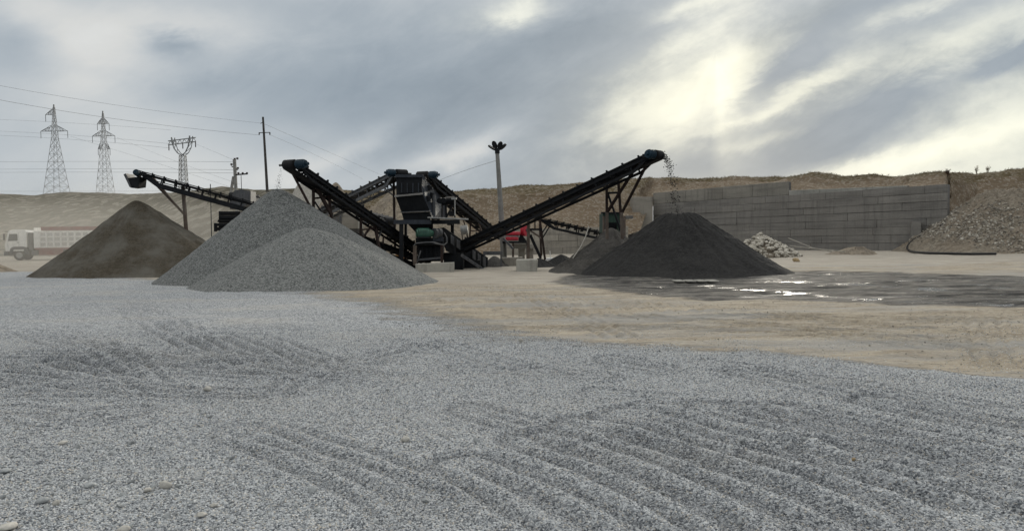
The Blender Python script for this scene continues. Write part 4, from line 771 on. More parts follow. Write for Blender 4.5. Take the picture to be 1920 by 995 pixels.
# upper box: open-topped, made of plates
hop = pp('hopper', 'dark_steel', lambda m: (m.pquad([(743, 332), (791, 328), (791, 363), (743, 367)], 37.0, 37.08), m.pquad([(744, 331), (748, 331), (748, 366), (744, 366)], 37.1, 39.8)))
pp('hopper_rim', 'blue_grey_steel', lambda m: (m.pbox(741, 327, 793, 332.5, 36.9, 37.05), m.beam(P(790, 330, 37.1), P(811, 342, 40.0), 0.10)), hop)
pp('inspection_panel', 'dark_steel', lambda m: m.pbox(750, 342, 786, 362, 36.94, 36.99), hop)
for k in range(4): pp('stiffener', 'blue_grey_steel', lambda m: m.pbox(752 + 10.5 * k, 343, 754 + 10.5 * k, 361, 36.88, 36.935), hop)
# right flank: pale steel plate running back along the screen deck
def flank(m):
    a = [P(791, 329, 37.1), P(791, 362, 37.1), P(806, 398, 37.6), P(812, 412, 38.0), P(836, 410, 41.2), P(836, 378, 41.2)]
    m.prism(a, (-0.06, 0, 0))
sc = pp('screen_side', 'blue_grey_steel', flank)
for x, y0, y1, Y in ((797, 338, 400, 37.7), (807, 350, 408, 38.7), (816, 358, 409, 39.6), (827, 368, 409, 40.5)): pp('rib', 'grey_steel', lambda m: m.beam(P(x, y0, Y), P(x, y1, Y), 0.07, 0.05), sc)
for x, y, Y in ((804, 352, 38.3), (801, 372, 37.9), (808, 366, 38.7)): pp('spring_mount', 'dark_steel', lambda m: (m.pbox(x - 3, y - 5, x + 3, y + 5, Y - 0.28, Y - 0.02), m.tube(P(x + 4, y - 3, Y - .2), P(x + 4, y + 4, Y - .2), 0.07, 10)), sc)
pp('vent_pipe', 'grey_steel', lambda m: m.tube(P(813, 365, 38.4), P(813, 411, 38.4), 0.10, 12))
# chute under the box
ch = pp('chute', 'dark_steel', lambda m: m.hexa([P(753, 398, 37.3), P(806, 396, 37.3), P(792, 363, 36.98), P(741, 367, 36.98), P(753, 398, 39.4), P(806, 396, 39.4), P(792, 363, 39.8), P(741, 367, 39.8)]))
pp('chute_lip', 'blue_grey_steel', lambda m: m.hexa([P(739, 369.5, 36.8), P(793, 364.5, 36.8), P(793, 361, 36.9), P(740, 366, 36.9), P(739, 369.5, 37.1), P(793, 364.5, 37.1), P(793, 361, 37.1), P(740, 366, 37.1)]), ch)
pp('chute_band', 'grey_steel', lambda m: m.beam(P(751, 398, 37.22), P(807, 395.5, 37.22), 0.06, 0.05), ch)
pp('lower_hopper', 'dark_steel', lambda m: m.hexa([P(757, 413, 37.4), P(807, 412, 37.4), P(806, 397, 37.36), P(753, 399, 37.36), P(757, 413, 39.4), P(807, 412, 39.4), P(806, 397, 39.4), P(753, 399, 39.4)]))
pp('discharge_cone', 'dark_steel', lambda m: m.hexa([P(783, 440, 37.8), P(812, 440, 37.8), P(812, 420, 37.5), P(765, 420, 37.5), P(783, 440, 39.0), P(812, 440, 39.0), P(812, 420, 39.4), P(765, 420, 39.4)]))
# platform
pf = pp('platform_beam', 'blue_grey_steel', lambda m: (m.pbox(738, 412, 808, 420, 36.9, 37.1), m.pbox(742, 413, 806, 419, 39.6, 39.8), m.pbox(738, 413, 744, 419, 37.15, 39.6)))
wk = pp('walkway', 'grey_steel', lambda m: m.hexa([P(802, 409.5, 36.6), P(878, 413, 38.4), P(878, 410.5, 38.4), P(802, 407, 36.6), P(815, 408.5, 39.6), P(878, 411.5, 40.6), P(878, 409.5, 40.6), P(815, 406.5, 39.6)]))
pp('walkway_beam', 'dark_steel', lambda m: (m.pbox(808, 412, 862, 420, 37.3, 37.5), m.pbox(838, 412, 848, 422, 38.0, 38.4)), wk)
pp('toe_board', 'pale_steel', lambda m: m.beam(P(802, 407.5, 36.55), P(878, 411, 38.3), 0.04, 0.05), wk)
# vibrator drive on the platform
vd = pp('drive_frame', 'dark_steel', lambda m: (m.beam(P(828, 383, 38.8), P(852, 380, 38.8), 0.12), m.beam(P(836, 384, 38.8), P(837, 408, 38.8), 0.10), m.beam(P(850, 382, 38.8), P(838, 406, 38.8), 0.09), m.beam(P(852, 382, 38.8), P(853, 408, 38.8), 0.07), m.beam(P(829, 384, 38.8), P(829, 408, 38.8), 0.07), m.pbox(842, 395, 852, 405, 38.6, 39.0)))
pp('drive_motor', 'dark_steel', lambda m: m.tube(P(836, 375, 38.7), P(852, 374, 38.7), 0.17, 14), vd)
for x in (824, 831): pp('vibrator_weight', 'dark_steel', lambda m: m.tube(P(x, 376, 38.4), P(x + 4, 376, 38.9), 0.15, 12), vd)
pp('bracket_plate', 'pale_steel', lambda m: (m.pbox(846, 370, 856, 374, 38.4, 38.6), m.beam(P(853, 374, 38.5), P(853, 404, 38.5), 0.05)), vd)
# posts and legs
pp('column', 'dark_steel', lambda m: (m.pbox(748.5, 420, 756.5, 492, 36.95, 37.0), m.pbox(751.5, 420, 753.5, 492, 37.0, 37.18), m.pbox(748.5, 420, 756.5, 492, 37.18, 37.23)), bevel=0.01)
pp('column', 'dark_steel', lambda m: m.pbox(845, 420, 851, 470, 38.6, 38.8)); pp('column', 'dark_steel', lambda m: m.pbox(758, 420, 763, 480, 39.6, 39.8))
pp('leg', 'brown_steel', lambda m: m.pbox(774.5, 460, 780.5, 497, 36.4, 36.6), label='rusty brown leg on the concrete footing'); pp('leg', 'rusty_steel', lambda m: m.pbox(826, 460, 830.5, 495, 36.4, 36.6))
pp('hand_rail', 'grey_steel', lambda m: m.path([P(776, 460, 36.35), P(780, 456, 36.35), P(800, 454, 36.3), P(815, 454, 36.3), P(826, 458, 36.3), P(833, 459, 36.3)], 0.03))
pp('brace', 'grey_steel', lambda m: m.beam(P(782, 492, 36.6), P(789, 470, 36.9), 0.05)); pp('brace', 'grey_steel', lambda m: m.beam(P(783, 487, 36.7), P(828, 483, 36.7), 0.09))
# crusher body under the platform
cb = pp('crusher_body', 'dark_steel', lambda m: (m.pbox(783, 459, 826, 490, 37.4, 39.6), m.pbox(779, 445, 831, 459, 37.0, 39.4)), bevel=0.03)
for x in (790, 798, 806, 815): pp('body_rib', 'dark_steel', lambda m: m.pbox(x, 461, x + 2.5, 489, 37.3, 37.39), cb)
mt = pp('motor', 'green_paint', lambda m: (m.tube(P(783, 437, 36.7), P(803, 437, 36.9), 0.25, 20), m.tube(P(803, 437, 36.9), P(812, 438, 37.0), 0.25, 20, 0.14)), smooth=False, label='dark green electric motor')
pp('motor_cap', 'green_paint', lambda m: m.tube(P(780.5, 437, 36.68), P(783, 437, 36.7), 0.20, 18), mt)
for k in range(6): pp('cooling_fin', 'green_paint', lambda m: m.beam(P(784, 431 + 2.4 * k, 36.45), P(803, 431 + 2.4 * k, 36.65), 0.02, 0.02), mt)
pp('motor_foot', 'dark_steel', lambda m: m.pbox(782, 443.5, 806, 446.5, 36.5, 37.1), mt)
pp('pulley', 'grey_steel', lambda m: (m.tube(P(815, 438, 36.9), P(819, 438, 37.0), 0.24, 18), m.tube(P(822, 436, 36.9), P(826, 436, 37.0), 0.20, 18)))
pp('belt_guard', 'blue_grey_steel', lambda m: m.hexa([P(812, 452, 36.95), P(832, 452, 36.95), P(828, 428, 36.95), P(810, 428, 36.95), P(812, 452, 37.3), P(832, 452, 37.3), P(828, 428, 37.3), P(810, 428, 37.3)]))
pp('cable', 'grey_steel', lambda m: m.path([P(833, 436, 36.8), P(838, 445, 36.7), P(838, 455, 36.6), P(833, 459, 36.5), P(822, 458, 36.4), P(812, 455, 36.4)], 0.025))
# slanting screen trough to the right
tr = pp('trough_side', 'dark_steel', lambda m: m.prism([P(822, 428, 37.4), P(832, 426, 37.4), P(915, 483, 41.0), P(914, 505, 41.0), P(905, 505, 40.8), P(836, 470, 37.8)], (0.0, 0.08, 0)))
for k, (x0, x1) in enumerate(((845, 852), (856, 863), (886, 892), (896, 902), (905, 911))):
    f0, f1 = (x0 - 832) / 83, (x1 - 832) / 83
    pp('trough_panel', 'grey_steel', lambda m: m.hexa([P(x0, 428 + 57 * f0 + 19, 37.2 + 3.6 * f0), P(x1, 428 + 57 * f1 + 19, 37.2 + 3.6 * f1), P(x1, 428 + 57 * f1 + 3, 37.2 + 3.6 * f1), P(x0, 428 + 57 * f0 + 3, 37.2 + 3.6 * f0)] + [p + Vector((0, .06, 0)) for p in (P(x0, 428 + 57 * f0 + 19, 37.2 + 3.6 * f0), P(x1, 428 + 57 * f1 + 19, 37.2 + 3.6 * f1), P(x1, 428 + 57 * f1 + 3, 37.2 + 3.6 * f1), P(x0, 428 + 57 * f0 + 3, 37.2 + 3.6 * f0))]), tr)
for x in (853, 893, 903): f = (x - 832) / 83; pp('trough_post', 'dark_steel', lambda m: m.beam(P(x, 430 + 57 * f, 37.0 + 3.6 * f), P(x, 430 + 57 * f + 30, 37.0 + 3.6 * f), 0.06), tr)
pp('stair_stringer', 'grey_steel', lambda m: m.beam(P(865, 478, 37.3), P(906, 505, 38.6), 0.05, 0.16))
for k in range(6): f = k / 5.5 + 0.06; pp('stair_tread', 'dark_steel', lambda m: m.beam(P(865 + 41 * f, 479 + 27 * f, 37.3 + 1.3 * f), P(865 + 41 * f, 479 + 27 * f, 38.0 + 1.3 * f), 0.2, 0.03), None)
pp('undercarriage', 'dark_steel', lambda m: (m.pbox(832, 474, 868, 508, 38.4, 40.5), m.pbox(868, 488, 900, 508, 39.6, 41.2)))
pp('water_tank', 'pale_steel', lambda m: m.tube(P(864, 432, 42.2), P(877, 430, 42.2), 0.27, 18))
for x in (866, 875): pp('tank_leg', 'rusty_steel', lambda m: m.beam(P(x, 438, 42.2), P(x + 3, 462, 42.2), 0.05))
mb = MB().hexa([P(779, 512, 35.8), P(852, 512, 35.8), P(852, 491.5, 35.8), P(779, 495, 35.8), P(779, 511, 37.0), P(852, 511, 37.0), P(852, 491, 37.0), P(779, 494, 37.0)]); solo(mb, 'concrete_footing', 'pale_concrete', 'long low concrete footing under the screening plant', 'footing', bevel=0.02)
mb = MB(); q = [P(968, 513, 35.2), P(1007, 513, 35.2), P(1009, 486, 35.2), P(968, 487, 35.2)]; mb.hexa(q + [p + Vector((0, 1.3, 0)) for p in q]); solo(mb, 'concrete_block', 'pale_concrete', 'tapered concrete block under the tall right conveyor', 'block', bevel=0.03)
mb = MB(); q = [P(950, 500, 41.5), P(980, 500, 41.5), P(980, 482, 41.5), P(940, 483, 41.5)]; mb.hexa(q + [p + Vector((0, .8, 0)) for p in q]); solo(mb, 'concrete_block', 'tier_concrete', 'low tan concrete kerb behind the lamp post', 'block', bevel=0.02)
mb = MB(); mb.pbox(906, 471, 942, 478, 40.2, 40.4); mb.pbox(907, 478, 910, 505, 40.22, 40.35); mb.pbox(938, 478, 941, 500, 40.22, 40.35); solo(mb, 'steel_frame', 'grey_steel', 'grey steel goalpost frame beside the slanting trough', 'frame')
mb = MB().pbox(742, 476, 760, 487, 41, 42); solo(mb, 'crate', 'orange_paint', 'small ochre crate behind the front column of the plant', 'crate', bevel=0.02)

# red jaw crusher
rc = thing('jaw_crusher', 'bright red jaw crusher with flywheel half hidden behind the right conveyor', 'crusher', tuple(P(970, 490, 45).xy) + (0,))
part(MB().pbox(946, 434, 976, 441, 44.2, 45.6), 'upper_housing', 'red_paint', rc, bevel=0.05)
part(MB().pbox(948, 444, 972, 451, 44.2, 45.6), 'lower_housing', 'red_paint', rc, bevel=0.05)
part(MB().pbox(946, 441, 975, 444, 44.3, 45.5), 'seam_plate', 'pale_steel', rc)
fw = MB(); c = P(984, 431.5, 44.6); ax = Vector((0.85, -0.53, 0)).normalized(); fw.tube(c - ax * 0.10, c + ax * 0.10, 0.36, 28); fwo = part(fw, 'flywheel', 'red_paint', rc)
part(MB().tube(c - ax * 0.16, c + ax * 0.16, 0.09, 14), 'hub', 'grey_steel', fwo); part(MB().tube(c + ax * 0.105, c + ax * 0.115, 0.30, 28), 'web_plate', 'red_paint', fwo)
part(MB().prism([P(974, 434, 44.5), P(988, 452, 44.5), P(972, 452, 44.5)], (0, 0.5, 0)), 'belt_guard', 'dark_steel', rc)
part(MB().pbox(942, 452, 992, 456, 44.0, 46.0), 'base_frame', 'dark_steel', rc); part(MB().beam(P(944, 447, 44), P(962, 466, 43.8), 0.12), 'chute_rail', 'grey_steel', rc)
for x in (960, 987): part(MB().pbox(x, 456, x + 4, 484, 44.2, 44.5), 'leg', 'brown_steel' if x == 960 else 'grey_steel', rc)
part(MB().pbox(964, 457, 1000, 466, 45, 46.4), 'bed_slab', 'pale_concrete', rc); part(MB().pbox(972, 466, 984, 488, 45.2, 46.4), 'pier', 'tier_concrete', rc); part(MB().pbox(990, 466, 1000, 488, 45.2, 46.4), 'pier', 'tier_concrete', rc)
# green bin
gb = thing('feed_bin', 'dark green steel bin standing behind the tall conveyor legs', 'bin', tuple(P(1146, 470, 37.8).xy) + (0,))
part(MB().pbox(1130, 399, 1166, 417, 37.8, 37.9), 'front_plate', 'dark_green_paint', gb); part(MB().pbox(1130, 400, 1133, 436, 37.95, 39.4), 'side_plate', 'dark_green_paint', gb); part(MB().pbox(1163, 400, 1166, 436, 37.95, 39.4), 'side_plate', 'dark_green_paint', gb)
part(MB().pbox(1133, 400, 1163, 430, 39.3, 39.4), 'back_plate', 'dark_steel', gb)
for x in (1130.5, 1170): part(MB().pbox(x, 405, x + 3.2, 480, 37.5, 37.7), 'post', 'brown_steel', gb)
part(MB().pbox(1128, 397.5, 1168, 400, 37.7, 38.0), 'rim', 'dark_steel', gb)
# ribbed dark machine left of the grey cone
rm = thing('vibrating_screen', 'dark ribbed machine peeking over the slope of the tall grey cone', 'machine', tuple(P(432, 480, 43).xy) + (0,))
for k, (x0, y0, x1, y1) in enumerate(((412, 397, 448, 402), (410, 403.5, 452, 410), (407, 411.5, 455, 416.5), (404, 418, 456, 424), (403, 425.5, 458, 432))): part(MB().hexa([P(x0, y1, 42.6), P(x1, y1, 42.6), P(x1 - 1, y0, 42.6), P(x0 + 2, y0, 42.6), P(x0, y1, 44.4), P(x1, y1, 44.4), P(x1 - 1, y0, 44.4), P(x0 + 2, y0, 44.4)]), 'deck', 'dark_steel' if k % 2 else 'rubber', rm, bevel=0.02)
part(MB().pbox(410, 396, 450, 470, 43.0, 44.2), 'core_frame', 'dark_steel', rm); part(MB().pbox(401, 418, 405, 434, 42.8, 43.0), 'spring_post', 'dark_steel', rm)
# concrete feed pit
fp = thing('feed_pit', 'grey concrete feed pit below the dull grey heap', 'pit', tuple(P(650, 440, 52).xy) + (0,))
part(MB().hexa([P(640, 430, 51), P(672, 428, 51), P(671, 398, 51), P(643, 399, 51), P(640, 430, 53), P(672, 428, 53), P(671, 398, 53), P(643, 399, 53)]), 'pit_wall', 'tier_concrete', fp, bevel=0.03); part(MB().pbox(671, 403, 678, 428, 50.6, 51.4), 'corner_pier', 'pale_concrete', fp)
for x in (625, 631, 637): part(MB().beam(P(x, 402, 50), P(x + 1, 424, 50), 0.07), 'stake', 'grey_steel', fp)
part(MB().beam(P(622, 413, 50), P(642, 412, 50), 0.06), 'rail', 'grey_steel', fp); part(MB().beam(P(640, 402, 50), P(634, 424, 50), 0.06), 'rail', 'grey_steel', fp)

# ---------------------------------------------------------------- lamp post
b0 = P(945.5, 493, 46); t0 = P(932.5, 288, 46)
lp = thing('lamp_post', 'grey concrete lamp post with four splayed floodlights', 'lamp post', (b0.x, b0.y, 0)); b0.z = -0.1
part(MB().path([b0, b0.lerp(t0, .5), t0], 0.20, 8, 0.12), 'post', 'pole_concrete', lp); hd = t0 + Vector((0, 0, 0.12))
part(MB().tube(t0, hd + Vector((0, 0, 0.22)), 0.15, 10), 'head', 'dark_steel', lp)
for dx, dy, dz in ((-0.62, 0.1, 0.45), (-0.28, -.25, 0.70), (0.30, -.2, 0.66), (0.62, 0.1, 0.52)):
    d = Vector((dx, dy, dz)); a = hd + d * 0.25; e = hd + d * 0.9; side = d.cross(Vector((0, 1, 0))).normalized()
    arm = part(MB().tube(hd, a + d * 0.1, 0.045, 8), 'lamp_arm', 'dark_steel', lp); m_ = MB(); nn = 14; dn = d.normalized(); mid = (a + e) / 2; hl = (e - a).length / 2; bb = dn.cross(side).normalized(); ph = math.radians(70 if abs(dx) > .5 else 20); bb, side = side * math.cos(ph) + bb * math.sin(ph), bb * math.cos(ph) - side * math.sin(ph)
    ring = [mid + dn * hl * math.cos(2 * math.pi * k / nn) + bb * 0.15 * math.sin(2 * math.pi * k / nn) for k in range(nn)]
    m_.prism([p - side * 0.045 for p in ring], side * 0.09); part(m_, 'floodlight', 'dark_steel', arm)

# ---------------------------------------------------------------- pylons, poles, wires
def lattice(mb, c, levels, w, th=0.10, n_=None):
    # square lattice mast: levels = [(z, half width)]
    for (z0, h0), (z1, h1) in zip(levels[:-1], levels[1:]):
        cs0 = [c + Vector((sx * h0, sy * h0, z0)) for sx, sy in ((-1, -1), (1, -1), (1, 1), (-1, 1))]; cs1 = [c + Vector((sx * h1, sy * h1, z1)) for sx, sy in ((-1, -1), (1, -1), (1, 1), (-1, 1))]
        for k in range(4):
            mb.beam(cs0[k], cs1[k], th * 1.5); j = (k + 1) % 4; mb.beam(cs0[k], cs1[j], th); mb.beam(cs0[j], cs1[k], th); mb.beam(cs1[k], cs1[j], th)
def pylon(px, Ybase, top_py, base_py, hb, ht, arms, label, n=13, lean=0.0):
    c = P(px, base_py, Ybase); zt = zat(px, top_py, Ybase); z0 = c.z; Ht = zt - z0
    t = thing('pylon', label, 'pylon', (c.x, c.y, z0), 'lattice pylons on the far hills'); c = Vector((c.x, c.y, 0)); mb = MB(); lv = []
    for k in range(n + 1): f = 1 - (1 - k / n) ** 1.25; f = k / n; f = 1 - (1 - f) ** 1.3; lv.append((z0 + Ht * 0.97 * f, hb + (ht - hb) * min(1, f / 0.62) if f < 0.62 else ht * (1 - 0.75 * (f - 0.62) / 0.38)))
    lattice(mb, c, lv, 0, 0.055); mb.beam(c + UP * lv[-1][0], c + UP * zt, 0.3); part(mb, 'mast', 'galvanised', t)
    for (py, x0, x1) in arms:
        za = zat(px, py, Ybase); sc_ = Ybase / FPX; hw_ = np.interp(za, [l[0] for l in lv], [l[1] for l in lv]); mb = MB()
        for sg, xx in ((-1, x0), (1, x1)):
            if xx == 0: continue
            tip = c + Vector((sg * xx * sc_, 0, za))
            for yy in (-hw_, hw_):
                r = c + Vector((sg * hw_, yy, za)); r2 = c + Vector((sg * hw_, yy, za + 1.7)); mb.beam(r, tip, 0.11); mb.beam(r2, tip, 0.10)
                for f in (0.3, 0.6): mb.beam(r.lerp(tip, f), r2.lerp(tip, f), 0.06); mb.beam(r.lerp(tip, f), r2.lerp(tip, max(0, f - .3)), 0.06)
            ins = part(MB().tube(tip, tip - UP * 2.1, 0.09, 6), 'insulator', 'galvanised', t)
        part(mb, 'cross_arm', 'galvanised', t)
    return c
pylon(107, 225, 196, 366, 2.6, 0.75, [(215, 16, 0), (246, 26, 24)], 'tallest lattice pylon at the far left of the skyline')
pylon(198, 240, 208, 364, 2.0, 0.7, [(232, 11, 11), (255, 21, 21), (279, 11, 11)], 'lattice pylon with three crossarms right of the tallest one')
# forked pylon
c = P(345, 372, 150); yp = thing('pylon', 'forked lattice pylon with one horizontal crossbar above the left conveyor', 'pylon', tuple(c), 'lattice pylons on the far hills'); cb_ = Vector((c.x, c.y, 0)); mb = MB()
zf = zat(342, 292, 150); lattice(mb, cb_, [(c.z + (zf - c.z) * k / 9, 0.75 - 0.25 * k / 9) for k in range(10)], 0, 0.06); part(mb, 'mast', 'galvanised', yp)
for pts in ([(342, 292), (334, 287), (328, 279), (325, 270), (323, 258)], [(342, 292), (349, 286), (354, 276), (356, 266), (357, 255)]):
    mb = MB(); q = [P(x, y, 150) for x, y in pts]; mb.path([p + Vector((0, -.35, 0)) for p in q], 0.10, 5, 0.16); mb.path([p + Vector((.35, .35, 0)) for p in q], 0.08, 5)
    for a, b_ in zip(q[:-1], q[1:]): mb.beam(a + Vector((0, -.35, 0)), b_ + Vector((.35, .35, 0)), 0.09)
    part(mb, 'fork_arm', 'galvanised', yp)
mb = MB(); a, b_ = P(315.5, 272, 150), P(367.5, 265.5, 150)
for dz in (0, 0.8): mb.beam(a + UP * dz, b_ + UP * dz, 0.17)
for k in range(12): mb.beam(a.lerp(b_, k / 12) + UP * (.8 * (k % 2)), a.lerp(b_, (k + 1) / 12) + UP * (.8 * ((k + 1) % 2)), 0.09)
part(mb, 'crossbar', 'galvanised', yp)
for f in (0.02, 0.52, 0.98): part(MB().tube(a.lerp(b_, f), a.lerp(b_, f) - UP * 1.1, 0.10, 6), 'insulator', 'ceramic', yp)
# tall dark pole
c, t1 = P(501.5, 362, 110), P(493, 219.5, 110); tp = thing('utility_pole', 'tall slim dark utility pole with a short crossarm', 'utility pole', tuple(c)); part(MB().path([c - UP * .4, c.lerp(t1, .5), t1], 0.22, 8, 0.15), 'post', 'pole_timber', tp)
ca = part(MB().beam(P(486, 249, 110), P(506.5, 248.5, 110), 0.10), 'cross_arm', 'dark_steel', tp)
for x in (486, 506): part(MB().tube(P(x, 248.5, 110), P(x, 253, 110), 0.09, 6), 'insulator', 'ceramic', ca)
part(MB().beam(P(488.5, 232, 110), P(494, 228, 110), 0.07), 'side_bracket', 'dark_steel', tp)
# concrete pole with strut
c, t1 = P(444, 368, 72), P(439.5, 299, 72); cpole = thing('utility_pole', 'pale concrete utility pole with a slanted strut', 'utility pole', tuple(c)); part(MB().beam(c - UP * 2, t1, 0.26, 0.22), 'post', 'pole_concrete', cpole); part(MB().beam(P(432, 366, 72), P(438, 331, 72), 0.22), 'strut', 'pole_concrete', cpole)
ca = part(MB().beam(P(439, 328, 72), P(463, 326, 71.6), 0.12), 'cross_arm', 'dark_steel', cpole)
for x in (447, 455, 463): part(MB().tube(P(x, 327, 71.8), P(x, 323, 71.8), 0.10, 6), 'insulator', 'ceramic', ca)
for x, y in ((434, 310), (440, 300), (445, 299), (446, 317)): part(MB().tube(P(x, y, 72), P(x, y - 3.5, 72), 0.11, 6), 'insulator', 'ceramic', cpole); 
part(MB().beam(P(434, 311.5, 72), P(446, 319, 72), 0.08), 'bracket', 'dark_steel', cpole)
part(MB().tube(P(452, 329, 71.8), P(453, 360, 71.8), 0.03, 5), 'down_wire', 'dark_steel', cpole)
c = P(394, 362, 60); o = solo(MB().beam(P(394, 350, 60) - UP * 4.5, P(394.5, 345, 60), 0.05), 'thin_post', 'dark_steel', 'thin dark post just behind the left conveyor', 'post')
def wire(pts, Y0, Y1, r, label, name='power_line'):
    n_ = 22; xs = [p[0] for p in pts]; q = []
    A = np.polyfit(xs, [p[1] for p in pts], min(2, len(pts) - 1))
    for k in range(n_ + 1): x = xs[0] + (xs[-1] - xs[0]) * k / n_; q.append(P(x, float(np.polyval(A, x)), Y0 + (Y1 - Y0) * k / n_))
    solo(MB().path(q, r * 0.6, 4), name, 'galvanised', label, 'wire', 'power lines across the left sky', org=tuple(q[0]))
wire([(-300, 98), (0, 158), (250, 205), (490, 230)], 55, 110, 0.022, 'upper of the two heavy wires running to the tall dark pole')
wire([(-300, 122), (0, 187), (240, 227), (486, 253)], 52, 110, 0.028, 'lower heavy wire running to the crossarm of the tall dark pole')
wire([(494, 232), (600, 278), (760, 348)], 110, 190, 0.03, 'faint wire descending right from the top of the tall dark pole')
wire([(506, 253), (590, 290), (680, 336)], 110, 190, 0.03, 'faint wire descending right from the crossarm of the tall dark pole')
wire([(930, 301), (885, 316), (826, 336), (790, 352)], 46, 70, 0.02, 'single wire sagging left from the lamp post', 'cable')
for y0, y1, Y, l in ((225, 236, 226, 'highest'), (247, 262, 224, 'middle'), (255, 270, 228, 'lowest')): wire([(-200, y0 - 6), (0, y0), (95, y0 + 3), (320, y1 + 8)], Y, 150 if y0 > 230 else 200, 0.035, '%s faint wire strung %s past the forked pylon' % (l, 'from the tallest pylon'))
wire([(132, 256), (230, 285), (330, 318), (430, 350)], 225, 170, 0.035, 'faint wire sloping from the right arm of the tallest pylon')
wire([(219, 258), (300, 290), (380, 322), (450, 345)], 240, 170, 0.035, 'faint wire sloping down from the widest arm of the three-armed pylon')
wire([(367, 270), (400, 284), (438, 300)], 150, 72, 0.022, 'wire from the right end of the forked pylon to the strutted pole')
for y0, l in ((302, 'highest'), (316, 'middle'), (322, 'lowest')): wire([(-200, y0 + 4), (0, y0), (200, y0 + 2), (437, y0 + (2 if y0 > 305 else 1))], 120, 72, 0.022, l + ' faint level wire running left from the strutted concrete pole')
wire([(-200, 358), (0, 358), (230, 359), (430, 357)], 200, 130, 0.035, 'lowest faint wire skimming the hilltop')

# ---------------------------------------------------------------- truck
tx = P(106, 480, 78); TK = thing('dump_truck', 'white dump truck with high red topped cargo bed in the dust', 'truck', (tx.x, tx.y, 0), rz=math.radians(14))
# local: x forward is -x, length about 8.6; y- faces the camera
def tpart(name, mat, f, parent=None, bevel=0.0, smooth=False): mb = MB(); f(mb); return part(mb, name, mat, parent or TK, local=True, bevel=bevel, smooth=smooth)
cabp = [(-4.25, 0.95), (-4.32, 1.5), (-4.22, 2.0), (-3.98, 2.95), (-3.75, 3.12), (-2.45, 3.12), (-2.3, 2.9), (-2.3, 0.95)]
cab = tpart('cab', 'white_paint', lambda m: m.prism([(x, -1.24, z) for x, z in cabp], (0, 2.48, 0)), bevel=0.05)
tpart('side_window', 'window_glass', lambda m: m.prism([(-4.0, -1.245, 2.0), (-3.86, -1.245, 2.72), (-3.12, -1.245, 2.72), (-3.12, -1.245, 2.02)], (0, -0.012, 0)), cab)
tpart('windscreen', 'window_glass', lambda m: m.hexa([(-4.245, -1.1, 1.98), (-4.245, 1.1, 1.98), (-4.03, 1.05, 2.85), (-4.03, -1.05, 2.85), (-4.20, -1.1, 1.98), (-4.20, 1.1, 1.98), (-3.98, 1.05, 2.85), (-3.98, -1.05, 2.85)]), cab)
tpart('door_handle', 'rubber', lambda m: m.box(-3.2, -3.02, -1.275, -1.243, 1.82, 1.87), cab); tpart('mirror', 'rubber', lambda m: (m.box(-4.32, -4.2, -1.52, -1.32, 2.1, 2.75), m.beam((-4.2, -1.24, 2.75), (-4.26, -1.42, 2.72), .04)), cab)
tpart('door_seam', 'rubber', lambda m: (m.box(-3.02, -3.0, -1.247, -1.242, 1.2, 2.85), m.box(-4.02, -4.0, -1.247, -1.242, 1.2, 2.0)), cab); tpart('sun_visor', 'rubber', lambda m: m.box(-4.28, -4.0, -1.1, 1.1, 2.92, 3.0), cab)
tpart('bumper', 'grey_steel', lambda m: m.box(-4.42, -4.0, -1.25, 1.25, 0.5, 0.95), bevel=0.04); tpart('headlight', 'white_paint', lambda m: m.box(-4.45, -4.38, -1.15, -0.8, 0.62, 0.85)); tpart('headlight', 'white_paint', lambda m: m.box(-4.45, -4.38, 0.8, 1.15, 0.62, 0.85))
tpart('mudguard', 'grey_steel', lambda m: m.prism([(-3.95, -1.27, 0.6), (-3.8, -1.27, 1.25), (-3.5, -1.27, 1.42), (-2.75, -1.27, 1.42), (-2.3, -1.27, 1.35), (-2.1, -1.27, 0.55), (-2.45, -1.27, 0.6), (-2.6, -1.27, 1.12), (-3.5, -1.27, 1.12), (-3.7, -1.27, 0.6)], (0, 0.45, 0)))
tpart('air_stack', 'grey_steel', lambda m: (m.box(-2.22, -1.75, -1.1, 1.1, 1.0, 2.85)), bevel=0.05)
tpart('chassis', 'dark_steel', lambda m: (m.box(-4.1, 5.0, -0.5, -0.3, 0.75, 1.05), m.box(-4.1, 5.0, 0.3, 0.5, 0.75, 1.05))); tpart('fuel_tank', 'grey_steel', lambda m: m.box(-1.9, -1.35, -1.2, -0.6, 0.5, 1.0), bevel=0.05)
bed = tpart('cargo_bed', 'white_paint', lambda m: (m.box(-1.65, 5.0, -1.25, -1.19, 1.25, 3.0), m.box(-1.65, 5.0, 1.19, 1.25, 1.25, 3.0), m.box(-1.65, -1.57, -1.19, 1.19, 1.25, 3.35), m.box(4.94, 5.0, -1.19, 1.19, 1.25, 3.0), m.box(-1.57, 4.94, -1.19, 1.19, 1.25, 1.33)))
for k in range(10): tpart('rib', 'white_paint', lambda m: m.box(-1.2 + .66 * k, -1.05 + .66 * k, -1.33, -1.25, 1.3, 2.95), bed)
for z in (1.85, 2.35): tpart('rail', 'white_paint', lambda m: m.box(-1.65, 5.0, -1.30, -1.252, z, z + .08), bed)
for k in range(9):
    for z in (1.42, 1.97, 2.47): tpart('bay_panel', 'dusty_white', lambda m: m.box(-1.02 + .66 * k, -0.57 + .66 * k, -1.258, -1.251, z, z + .33), bed)
tpart('top_board', 'dull_red_paint', lambda m: (m.box(-0.95, 5.0, -1.27, -1.2, 3.03, 3.42)), bed); tpart('bed_sill', 'dull_red_paint', lambda m: m.box(-1.6, 5.0, -1.28, -1.2, 1.08, 1.245), bed)
tpart('side_skirt', 'dull_red_paint', lambda m: m.box(-1.25, 1.0, -1.2, -1.14, 0.5, 1.06))
WH = []
